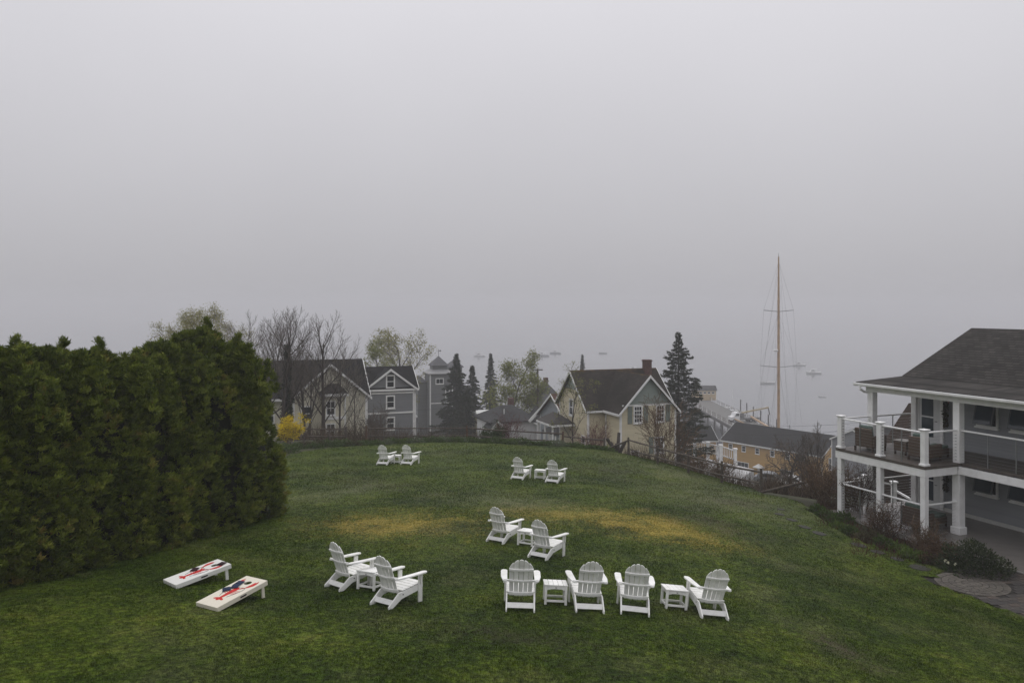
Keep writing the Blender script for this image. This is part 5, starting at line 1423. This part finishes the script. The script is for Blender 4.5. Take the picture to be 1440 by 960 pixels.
# -- spruces
NEED = leafmat('spruce_needles', [(0, (.012, .017, .010)), (.6, (.026, .034, .018)), (1, (.045, .052, .026))], .7, .1)
def spruce(label, x, y, zb_, ztop, w, seed, dens=1.0, droop=.18, shape=1.05):
    g_ = np.random.default_rng(seed); rg_ = random.Random(seed)
    h = ztop - zb_
    t = thing('spruce_tree', label, 'tree', (x, y, zb_), 0, 'dark conifers on the hillside')
    MB().tube([(0, 0, -.3), (0, 0, h*.5), (0, 0, h)], [h*.018, h*.01, .02], 7).build('trunk', BARK, t)
    br = MB(); PP, DD, LL = [], [], []
    nb = int(h*17)
    for kk in range(nb):
        f = .06 + .93*(kk + rg_.random())/nb; z = f*h
        ln0 = w*min(1.0, shape*(1-f))**.9*(.85 + .15*math.sin(f*31 + seed)) + .04
        for k in range(1):
            a = kk*2.4 + rg_.uniform(-.5, .5); ln = ln0*rg_.uniform(.45, 1.2)
            pts = [Vector((0, 0, z))]; dr_ = droop*rg_.uniform(.5, 1.6)
            for i in range(1, 6):
                s = i/5
                pts.append(Vector((math.cos(a)*ln*s, math.sin(a)*ln*s, z + ln*(.18*s - dr_*2*s*s + (.12*s**4)))))
            br.tube(pts, [.035, .03, .025, .02, .015, .01], 3, cap=False)
            m_ = int((26 + 60*ln)*dens)
            s = np.sqrt(g_.random(m_))*.95 + .05
            base = np.array([tuple(p) for p in pts]); xi = np.clip(s*5, 0, 4.999); i0 = xi.astype(int); ff = (xi - i0)[:, None]
            Q = base[i0]*(1-ff) + base[i0+1]*ff
            side = np.array([-math.sin(a), math.cos(a), 0]); fwd = np.array([math.cos(a), math.sin(a), 0])
            sg = g_.choice([-1, 1], m_)[:, None]
            spread_ = (.10 + .26*ln*(1 - s)*.6)[:, None]
            Q = Q + side*sg*spread_*g_.random((m_, 1)) + g_.normal(size=(m_, 3))*.05
            PP.append(Q); DD.append(side*sg*.6 + fwd*.7 + g_.normal(size=(m_, 3))*.35 + [0, 0, -.25]); LL.append(np.full(m_, .13 + .08*min(ln, 1.6)))
    br.build('branches', BARK, t)
    PP = np.concatenate(PP); DD = np.concatenate(DD); LL = np.concatenate(LL)
    leaves('crown', PP, DD, LL*(.6 + .8*g_.random(len(PP))), .09, NEED, t, g_)
    return t
def sp_at(label, px, top, Y, w, seed, zb_=None, dens=1.0, droop=.18, shape=1.05):
    p = at(px, top, Y); spruce(label, p.x, p.y, bz(p.x, p.y) if zb_ is None else zb_, p.z, w, seed, dens, droop, shape)
sp_at('tall dark spruce rising beside the yellow house chimney', 954, 466, 84, 3.3, 51, None, .9, .10, 1.9)
sp_at('broad dark spruce left of the white bungalow, tallest of its clump', 642, 496, 112, 4.5, 52, None, 1.2)
sp_at('narrower dark spruce in the middle of the clump', 664, 513, 108, 3.2, 53, None, 1.2)
sp_at('hazy spruce standing right of the dark clump', 690, 496, 128, 2.9, 54, None, 1.1)
sp_at('low dark spruce filling the foot of the clump', 655, 548, 104, 4.0, 56, None, 1.2)
sp_at('faint spruce tip above the yellow house roof', 819, 497, 150, 2.6, 55, None, .8)
p_ = at(404, 484, 57.5)
spruce('thin dark conifer among the bare trees', p_.x, p_.y, bz(p_.x, p_.y), p_.z, .55, 57)

# -- shrubs
def shrub(name, label, px, Y, h, seed, stems=14, spread=.45, twig=None, leaf=None, group=None, kids=(5, 4, 0), cat='shrub', rmin=.007, x=None, z=None, zoff=0):
    X = (px - CX)/F*Y if x is None else x
    P = dict(seg=[4, 3, 2], wig=[.1, .15, .2], up=[.05, .05, .02], kids=list(kids), start=[.25, .2], ang=[32, 40], ratio=[.55, .5], rr=[.6, .6], tap=.35, rmin=rmin)
    rg_ = random.Random(seed)
    t = thing(name, label, cat, (X, Y, (bz(X, Y) if z is None else z) + zoff), 0, group)
    out, tips = [], []
    for s in range(stems):
        d = Vector((rg_.gauss(0, 1)*spread, rg_.gauss(0, 1)*spread, 1)).normalized()
        grow(rg_, Vector((rg_.gauss(0, .15), rg_.gauss(0, .15), -.05)), d, h*rg_.uniform(.6, 1.05), .018, 0, P, out, tips)
    mb = MB()
    for lvl, pts, rad in out: mb.tube(pts, rad, 4 if lvl == 0 else 3, cap=False)
    mb.build('stems', twig or TWIG, t)
    if leaf:
        mat, per, ln, wd, rad_ = leaf
        g_ = np.random.default_rng(seed)
        tp_ = np.array([tuple(a) for a, b in tips]); Pp = np.repeat(tp_, per, 0) + g_.normal(size=(len(tp_)*per, 3))*rad_
        leaves('leaves', Pp, g_.normal(size=Pp.shape) + [0, 0, .3], ln*(.6 + .8*g_.random(len(Pp))), wd, mat, t, g_)
    return t
FORS = leafmat('forsythia_blossom', [(0, (.44, .32, .008)), (.6, (.70, .54, .015)), (1, (.78, .64, .05))], .6, .3)
REDT = pm('red_twig', (.10, .035, .032), .8, .3, 2); BRT = pm('brown_twig', (.11, .072, .045), .9, .35, 2)
shrub('forsythia', 'bright yellow forsythia in bloom at the end of the hedge', 405, 47.5, 1.6, 61, 12, .2, BRT, (FORS, 8, .08, .05, .07), kids=(5, 5, 0))
shrub('red_shrub', 'dark red twiggy shrub behind the rail fence', 716, 53.6, 1.9, 62, 22, .4, REDT, None)
shrub('red_shrub', 'reddish bare shrub against the yellow house wall', 833, 56, 2.5, 63, 26, .3, REDT, None, kids=(6, 4, 0))
shrub('green_shrub', 'green leafy shrub behind the fence left of the red shrub', 693, 53.4, 1.2, 64, 12, .6, BRT, (leafmat('dark_leaf', [(0, (.02, .035, .012)), (1, (.05, .075, .022))]), 8, .1, .05, .1))
shrub('bare_shrub', 'tall bare shrub against the front gable of the yellow house', 935, 51.0, 3.9, 65, 16, .38, BRT, None, kids=(7, 6, 0), rmin=.011)
shrub('bare_shrub', 'bare thorny bushes tangled along the right fence', 985, 45.0, 1.3, 66, 18, .7, BRT, None, kids=(6, 5, 0), rmin=.009)
shrub('bare_shrub', 'bare bramble bush in front of the white terrace railing', 1015, 48.0, 1.3, 67, 18, .7, BRT, None, kids=(6, 5, 0), rmin=.01)
shrub('bare_shrub', 'small grey bare shrub before the grey wing', 528, 60.0, 2.9, 68, 16, .35, TWIG, None, kids=(6, 5, 0), rmin=.012)
shrub('deck_shrub', 'large brown bare shrub at the far corner of the porch', 1163, 33.3, 1.8, 69, 34, .4, BRT, None, kids=(7, 5, 0), rmin=.006)
shrub('deck_shrub', 'reddish-brown bare shrub below the balcony', 1203, 31.0, 1.7, 70, 26, .42, pm('russet_twig', (.085, .058, .042), .9, .3, 2), (leafmat('dead_leaf', [(0, (.06, .035, .022)), (1, (.12, .075, .045))]), 1, .06, .035, .05), kids=(6, 5, 0), rmin=.006)
shrub('deck_shrub', 'brown bare shrub in front of the ground floor armchair', 1243, 28.2, 1.1, 71, 22, .5, pm('russet_twig', (.085, .058, .042), .9, .3, 2), (leafmat('dead_leaf', [(0, (.06, .035, .022)), (1, (.12, .075, .045))]), 1, .06, .035, .05), kids=(6, 4, 0), rmin=.005)
shrub('deck_shrub', 'thin upright bare stems by the balcony corner post', 1298, 26.2, 1.1, 72, 30, .3, BRT, None, kids=(4, 3, 0), rmin=.005)
shrub('deck_shrub', 'russet low shrub between the corner post and the leafy bush', 1322, 25.3, .7, 73, 30, .6, pm('russet_twig', (.085, .058, .042), .9, .3, 2), (leafmat('dead_leaf', [(0, (.06, .035, .022)), (1, (.12, .075, .045))]), 2, .06, .035, .06), kids=(5, 4, 0), rmin=.005)
bare_tree('apple_tree', 'dense dark apple tree in front of the ochre building', 'tree', *gp(1107, 62.0), 4.2, .2, 74, dict(kids=[14, 11, 8, 0], ang=[68, 55, 50], ratio=[.7, .5, .48], start=[.3, .2, .2], up=[.02, -.02, -.02, 0], wig=[.12, .2, .22, .22], rmin=.012))
bare_tree('bare_tree', 'tall thin bare tree before the right gable of the ochre building', 'tree', *gp(1143, 60.0), 5.4, .09, 75, dict(kids=[12, 8, 6, 0], rmin=.009, ang=[32, 34, 34], up=[.02, .1, .12, .1]), stems=3, spread=.12)
# pruned stump with cut limbs
pt = thing('pruned_stump', 'hard-pruned stump with cut limbs before the yellow house corner', 'stump', (*gp(868, 52.0), bz(*gp(868, 52.0))))
rp = random.Random(8)
for k in range(6):
    a = k*1.05 + .3; d = Vector((math.cos(a)*.55, math.sin(a)*.4, 1)).normalized(); L_ = rp.uniform(1.0, 1.7)
    MB().tube([(0, 0, -.1), d*L_*.5 + Vector((0, 0, .05)), d*L_], [.14, .12, .1], 7).build('limb', BARK, pt)
LAUR = leafmat('laurel_leaf', [(0, (.016, .024, .012)), (.5, (.036, .048, .022)), (1, (.075, .085, .045))], .4, .12)
def leafy_bush(name, label, X, Y, h, w, seed, mat, n=2600, ln=.1, wd=.04, group=None, zc=None):
    g_ = np.random.default_rng(seed)
    t = thing(name, label, 'bush' if h > .5 else 'plant', (X, Y, bz(X, Y) if zc is None else zc), 0, group)
    d = unit(g_.normal(size=(n, 3))); d[:, 2] = np.abs(d[:, 2])
    lump = 1 + .16*np.sin(d[:, 0]*5 + seed)*np.sin(d[:, 1]*6) + .1*np.sin(d[:, 2]*9 + d[:, 0]*7)
    rr_ = (g_.random(n)**.33)[:, None]*lump[:, None]
    P_ = d*rr_*[w, w, h*.95]
    tint = np.clip(.2 + .6*g_.random(n)*rr_[:, 0], 0, 1)
    mb = MB()
    for k in range(9):
        a = k*.7; mb.tube([(0, 0, -.05), (math.cos(a)*w*.3, math.sin(a)*w*.3, h*.4), (math.cos(a)*w*.6, math.sin(a)*w*.6, h*.75)], [.02, .015, .008], 4)
    mb.build('stems', TWIG, t)
    leaves('leaves', P_, d + g_.normal(size=(n, 3))*.6 + [0, 0, .2], ln*(.6 + .8*g_.random(n)), wd, mat, t, g_, tint)
    return t
leafy_bush('laurel_bush', 'round evergreen bush beside the paved circle', 14.1, 24.3, .92, .95, 81, LAUR, 3800, .1, .042, zc=26.9)
# daffodils
YB = leafmat('bulb_leaf', [(0, (.03, .055, .015)), (1, (.07, .11, .03))], .5, .2)
DAF = leafmat('daffodil_petal', [(0, (.6, .58, .4)), (1, (.75, .74, .62))], .6, .3)
daf = [(1336, 777), (1340, 781), (1338, 785), (1341, 788), (1327, 792), (1331, 795), (1341, 797)]
for i, (px, py) in enumerate(daf):
    g = ghit(px, py + 9)
    t = thing('daffodil', 'pale daffodil in flower beside the evergreen bush', 'flower', g, 0, 'daffodils by the evergreen bush')
    g_ = np.random.default_rng(90+i)
    MB().tube([(0, 0, 0), (.01, 0, .2), (.03, -.02, .3)], .006, 5).build('stem', MATS.get('stem') or pm('stem', (.05, .09, .025), .6), t)
    a = np.arange(6)*1.047
    leaves('petals', np.tile([.03, -.02, .3], (6, 1)), np.stack([np.cos(a), np.full(6, -.4), np.sin(a)], 1), .06, .045, DAF, t, g_)
    leaves('leaf_tuft', np.zeros((7, 3)), g_.normal(size=(7, 3))*.35 + [0, 0, 1], .26, .02, YB, t, g_)

# -- low perennials in the bed behind the lawn and along the porch
LOWS = [leafmat('low_leaf_a', [(0, (.035, .06, .016)), (1, (.085, .125, .032))]), leafmat('low_leaf_b', [(0, (.05, .085, .018)), (1, (.12, .17, .035))]),
        leafmat('low_leaf_c', [(0, (.06, .08, .045)), (1, (.17, .20, .12))]), leafmat('low_leaf_d', [(0, (.05, .04, .025)), (1, (.09, .085, .04))])]
NM = ['dark green', 'lime green', 'silvery green', 'olive brown']
rb = random.Random(17)
def bed_plant(px, Y, i, k, w, h, where, x=None):
    X = (px - CX)/F*Y if x is None else x
    leafy_bush('perennial_plant', 'low %s perennial clump %s' % (NM[k], where), X, Y, h, w, 100+i, LOWS[k], 420, .13, .05, group=NM[k] + ' perennials ' + where)
i = 0
for px in range(398, 862, 9):
    u = max(0, px - 416)/446
    Yc = 46.4 + 4.0*math.sin(u*2.6) + rb.uniform(-.5, .7)
    if px < 416: Yc = 44.2 + rb.uniform(-.4, 1.2)
    if px > 800: Yc -= (px-800)*.01
    w = rb.uniform(.34, .62)
    where = 'at the hedge end of the flower bed' if px < 500 else ('behind the farthest chairs' if px < 640 else ('in the middle of the flower bed' if px < 760 else 'in the bed before the yellow house'))
    k = rb.choice((0, 0, 1, 0, 2)) if px > 530 else rb.choice((0, 0, 0, 2, 3))
    if px > 800: k = rb.choice((0, 3, 0, 1))
    bed_plant(px + rb.uniform(-3, 3), Yc, i, k, w, w*rb.uniform(.55, .8), where); i += 1
for (px, py) in ((1150, 716), (1160, 724), (1172, 732), (1180, 741), (1196, 748), (1215, 757), (1240, 764), (1262, 771), (1278, 783), (1300, 786), (1318, 793), (1186, 729), (1230, 757)):
    g = ghit(px, py)
    bed_plant(0, g.y, i, rb.choice((0, 1, 0, 3)), rb.uniform(.28, .42), rb.uniform(.2, .35), 'under the porch shrubs', x=g.x); i += 1

# -- scrub on the slope behind the fences
def scrub(name, label, polys, n, hh, seed, cols):
    g_ = np.random.default_rng(seed); PP = []
    for (x0, x1, y0, y1, m_) in polys:
        Y = y0 + (y1-y0)*g_.random(m_); X = ((x0 + (x1-x0)*g_.random(m_)) - CX)/F*Y
        PP.append(np.stack([X, Y, gz_np(X, Y) - .15], 1))
    P_ = np.concatenate(PP); m_ = len(P_)
    D_ = g_.normal(size=(m_, 3))*.45; D_[:, 2] = 1
    o = leaves(name, P_, D_, hh*(.35 + .9*g_.random(m_)), .03, leafmat(name + '_stems', cols, .9, 0), None, g_, tri=True)
    tag(o, label, 'scrub', kind='stuff')
scrub('undergrowth', 'brown leafless undergrowth on the slope behind the fences', [(520, 690, 55, 78, 9000), (395, 520, 53, 62, 2500), (880, 1080, 49, 56, 2500), (1075, 1160, 37, 56, 3500), (690, 860, 56, 64, 2500)], 0, 1.5, 201,
      [(0, (.04, .028, .02)), (.6, (.085, .062, .042)), (1, (.13, .10, .065))])
scrub('dry_leaf_litter', 'dead stems and litter in the planting bed along the porch', [(1150, 1200, 28, 34, 1500), (1195, 1330, 25.0, 29, 2500)], 0, .35, 202, [(0, (.03, .018, .013)), (1, (.10, .05, .035))])

# ------------------------------------------------------------------ harbour: pier, shed, truck, yacht and moored boats
PIERW = pm('pier_planks', (.13, .127, .12), .8, .25, 1.5, bump=.3, bscale=5)
PILE = pm('pile_wood', (.05, .045, .04), .9, .3, 3)
pier = thing('pier', 'long wooden pier on dark piles reaching into the harbour', 'pier', (56.5, 190, 0))
for k in range(21): box('deck_section', PIERW, pier, 0, 8.6, k*4 + .05, k*4 + 3.95, 3.75, 4.0)
for s in (0.3, 8.3):
    for k in range(11):
        MB().tube([(s, 1 + k*8, -4), (s, 1 + k*8, 3.7)], .22, 8).build('pile', PILE, pier)
    box('stringer', PILE, pier, s-.3 if s < 1 else s, s if s < 1 else s+.3, 0, 84, 3.1, 3.74)
for s in (.12, 8.48):
    for k in range(15):
        p_ = box('rail_post', WHITE, pier, s-.09, s+.09, 3+k*5.5-.09, 3+k*5.5+.09, 4.0, 5.15)
    for z in (4.55, 5.0): box('rail', OLDWOOD, pier, s-.04, s+.04, 3, 80, z, z+.1)
TAN = siding('tan_siding', (.48, .36, .20), .16, .02)
sh = thing('pier_shed', 'tan shed with a row of small windows at the pier end', 'shed', (61.6, 264, 4.0))
box('wall', TAN, sh, -1.6, 5.6, -2, 2.5, 0, 3.2)
MB().prism([(-1.9, -2.4, 3.2), (-1.9, 2.9, 3.2), (-1.9, .6, 4.6), (-1.9, -.2, 4.6)], (7.8, 0, 0)).build('roof', MIDROOF, sh)
for k in range(4): window(sh, (.5 + k*1.35, -2, 2.45), (0, -1), .95, .75, .1, 1, 1)
for k in range(4): box('corner_board', TRIM, sh, (-1.62, 5.5)[k % 2], (-1.5, 5.62)[k % 2], (-2.02, 2.4)[k//2], (-1.9, 2.52)[k//2], 0, 3.19)
# boom truck
tk = thing('boom_truck', 'white work truck with folded boom parked on the pier', 'truck', (61.0, 213, 4.0), R(12))
MB().prism([(-3.0, -1.1, .6), (-3.0, -1.1, 1.5), (-2.2, -1.1, 1.7), (-1.8, -1.1, 2.6), (-.6, -1.1, 2.65), (-.6, -1.1, .6)], (0, 2.2, 0)).build('cab', CARW, tk, bevel=.08)
for s in (-1.112, 1.102): MB().prism([(-1.95, s, 1.75), (-1.65, s, 2.4), (-.85, s, 2.4), (-.85, s, 1.75)], (0, .01, 0)).build('side_window', GLASS, tk)
box('bed', pm('truck_bed', (.12, .12, .12), .6), tk, -.55, 5.2, -1.15, 1.15, .75, 1.15)
for x in (-2.2, 2.6, 4.0):
    for s in (-1, 1):
        w_ = MB().tube([(x, s*.75, .5), (x, s*1.16, .5)], .5, 14).build('tyre', pm('tyre', (.02, .02, .02), .9), tk); MB().tube([(x, s*1.161, .5), (x, s*1.18, .5)], .26, 10).build('rim', STEEL, w_)
box('turret', pm('truck_bed', (.12, .12, .12), .6), tk, 0, .9, -.4, .4, 1.16, 2.3)
BOOM = pm('boom_tan', (.42, .34, .2), .5, .1)
MB().beam((.45, 0, 2.4), (8.5, .3, 3.6), .3, .4).build('boom', BOOM, tk); MB().beam((8.4, .3, 3.5), (8.9, .3, 1.6), .2, .2).build('boom_tip', PILE, tk)
def hull_mesh(L_, B_, H_, sheer=.35, draft=.5):
    st = 11; sec = 6; V, Fc = [], []
    for i in range(st):
        f = i/(st-1); x = -L_/2 + L_*f
        w = B_/2*(1 - max(0, (f - .45)/.55)**2.2)*(.82 + .18*min(1, f*3)); top = H_ + sheer*(f - .35)**2*2
        for k in range(sec):
            a = k/(sec-1)
            yy = w*math.sin(a*math.pi/2)**.7; zz = -draft*(1 - .6*f**3)*(1-a) + (top)*a**1.4
            V.append((x, yy, zz))
    n1 = len(V); V += [(x, -y, z) for x, y, z in V]
    for i in range(st-1):
        for k in range(sec-1):
            q = (i*sec+k, (i+1)*sec+k, (i+1)*sec+k+1, i*sec+k+1); Fc.append(q); Fc.append(tuple(n1+j for j in q[::-1]))
        Fc.append((i*sec+sec-1, (i+1)*sec+sec-1, n1+(i+1)*sec+sec-1, n1+i*sec+sec-1))
    Fc.append(tuple(range(sec)) + tuple(n1+k for k in range(sec-1, -1, -1)))
    return MB().add(V, Fc)
HULLW = pm('white_hull', (.66, .66, .65), .35, .05); HULLD = pm('dark_hull', (.24, .25, .26), .4, .1); HULLR = pm('red_hull', (.28, .07, .05), .5, .1)
def motorboat(label, px, py, rz, L_, hull, cab=True, mast=False, z=0.0, Y=None):
    Y = Y or CZ*F/(py - HY)
    X = (px - CX)/F*Y
    t = thing('moored_boat', label, 'boat', (X, Y, z), rz, 'boats in the harbour')
    B_ = L_*.3
    hull_mesh(L_, B_, L_*.11).build('hull', hull, t, smooth=False)
    if cab:
        c_ = MB().prism([(-L_*.08, -B_*.3, L_*.1), (-L_*.05, -B_*.3, L_*.27), (L_*.14, -B_*.3, L_*.27), (L_*.24, -B_*.3, L_*.13), (L_*.24, -B_*.3, L_*.1)], (0, B_*.6, 0)).build('cabin', HULLW, t)
        for s in (-1, 1): MB().prism([(-L_*.03, s*B_*.302, L_*.19), (-L_*.03, s*B_*.302, L_*.245), (L_*.12, s*B_*.302, L_*.245), (L_*.165, s*B_*.302, L_*.19)], (0, s*.02, 0)).build('cabin_window', GLASS, c_)
        box('cabin_roof', HULLW, t, -L_*.22, L_*.16, -B_*.34, B_*.34, L_*.272, L_*.29)
        for s in (-1, 1): MB().tube([(-L_*.2, s*B_*.3, L_*.1), (-L_*.2, s*B_*.3, L_*.272)], .04, 5).build('roof_post', HULLW, t)
    else:
        for x in (-.2, .05, .25): box('thwart', PIERW, t, L_*x, L_*x + .25, -B_*.4, B_*.4, L_*.13, L_*.14)
    if mast: MB().tube([(0, 0, L_*.1), (0, 0, L_*1.1)], .06, 6).build('mast', TRIM, t)
    return t
motorboat('white motorboat farthest right on the open water', 1144, 525, R(175), 7.5, HULLW)
motorboat('small hazy boat just right of the yacht mast', 1124, 514, R(175), 7.0, HULLW)
motorboat('long low pale boat left of the yacht mast', 1079, 539, R(178), 6.5, HULLW, cab=False)
motorboat('tiny pale dinghy on the water right of the yacht', 1156, 558, R(160), 2.6, HULLW, cab=False)
motorboat('dim fishing boat in the fog above the utility pole', 763, 500.5, R(170), 9.0, HULLD)
motorboat('fainter masted boat right of the fishing boat in the fog', 781, 497, R(178), 8.0, HULLD, mast=True)
motorboat('barely visible boat above the yellow house roof in the fog', 848, 497, R(175), 6, HULLD, cab=False)
motorboat('barely visible boat above the spruces in the fog', 674, 501, R(175), 8, HULLW)
motorboat('boxy hazy boat just left of the house chimney', 892, 521, R(120), 7.5, HULLW)
motorboat('white cabin boat tied to the pier beyond the truck', 1037, 574, R(200), 8.5, HULLW, Y=242)
motorboat('white-roofed boat tied behind the pier shed corner', 1022, 566, R(185), 7.5, HULLW, Y=258)
motorboat('white cruiser seen through the balcony columns', 1220, 593, R(170), 10, HULLW, Y=205)
motorboat('red-hulled boat seen through the balcony rail', 1256, 604, R(175), 9, HULLR, Y=190)
motorboat('white open skiff tied beside the truck', 1049, 582, R(195), 6, HULLW, cab=False, Y=228)
motorboat('grey lobster boat tied alongside the middle of the pier', 1030, 570, R(190), 8, HULLD, Y=250, mast=True)
motorboat('white cabin boat partly hidden below the truck boom', 1052, 588, R(170), 7.5, HULLW, Y=214)
fl = thing('floating_dock', 'low floating dock beside the pier boats', 'dock', (68.5, 215, 0), R(-4))
for k in range(5): box('float_section', PIERW, fl, 0, 2.6, k*9, k*9 + 8.8, -.2, .5)
for k in range(6): MB().tube([(2.9, k*9, -3), (2.9, k*9, 4.5)], .18, 7).build('dock_pile', PILE, fl)
# yacht with tall varnished mast
MX, MY = 55.9, 167.0
SPAR = pm('varnished_spar', (.38, .25, .14), .45, .2, 1.0); RIG = pm('rigging', (.10, .10, .105), .6, .1)
yt = thing('sailing_yacht', 'large sailing yacht with tall varnished mast behind the ochre building', 'yacht', (MX, MY, 0))
hm = hull_mesh(36, 7, 2.4, .8, 1.5)
hm.v = [(-y, -x, z) for x, y, z in hm.v]; hm.build('hull', HULLW, yt)
box('deck_house', HULLW, yt, -1.6, 1.6, 2, 10, 2.3, 3.4, bevel=.1)
ztop = CZ + (HY - 361)/F*MY
mst = MB().tube([(0, 0, 2.2), (0, 0, 22), (0, 0, 36), (0, 0, ztop)], [.29, .28, .23, .14], 12).build('mast', SPAR, yt)
box('radar_dome', HULLW, mst, -1.0, -.2, -.5, .3, CZ-(493-HY)/F*MY-.2, CZ-(493-HY)/F*MY+.25, bevel=.12)
MB().tube([(0, 0, ztop), (0, 0, ztop+.7)], .05, 5).build('masthead', STEEL, mst)
MB().tube([(0, .5, 8.3), (.3, 20, 9.0)], .26, 8).build('boom', SPAR, yt)
MB().tube([(-5.2, 14, 9.3), (-.6, 2, 7.2)], .16, 8).build('spare_spar', SPAR, yt)
sp1 = CZ - (514 - HY)/F*MY; sp2 = CZ - (436 - HY)/F*MY
h1, h2 = 25.5/F*MY, 21/F*MY
for z, h in ((sp1, h1), (sp2, h2)):
    for s in (-1, 1): MB().tube([(0, 0, z-.3), (s*h, 0, z)], .09, 6).build('spreader', STEEL, yt)
def stay(*p, r=.013): MB().tube(p, r, 4).build('stay', RIG, yt)
for s in (-1, 1):
    stay((s*3.2, 0, 2.3), (s*h1, 0, sp1), (s*h2, 0, sp2), (0, 0, ztop-1), r=.015)
    stay((s*3.0, .4, 2.3), (s*.1, 0, sp1-.4)); stay((s*3.0, -.4, 2.3), (s*.1, 0, sp1-.5)); stay((s*h1, 0, sp1), (0, 0, sp2-.5)); stay((s*2.6, 8, 2.6), (s*.1, 0, sp2-.6)); stay((s*2.4, 12, 2.6), (0, 0, ztop-3))
stay((0, -17.5, 3), (0, 0, ztop-.6)); stay((0, -10, 2.6), (0, 0, sp2)); stay((0, 17.5, 2.8), (0, 0, ztop-.6))
stay((.6, -5, 2.6), (.4, -.4, ztop-6)); stay((1.6, 9, 3), (.4, .2, ztop-8))
# floating dock and low wharf rail right of the yacht
wf = thing('wharf', 'low dark wharf with mooring posts right of the yacht mast', 'wharf', (60, 158, 0), R(-52))
box('deck', PIERW, wf, 2, 30, 2, 6, 3.0, 3.3)
for k in range(9):
    MB().tube([(3 + k*3.2, 1.9, -3), (3 + k*3.2, 1.9, 5.2 + (k % 3)*.5)], .24, 8).build('mooring_post', PILE, wf)
box('rail', PILE, wf, 2, 30, 1.6, 1.75, 4.2, 4.4)
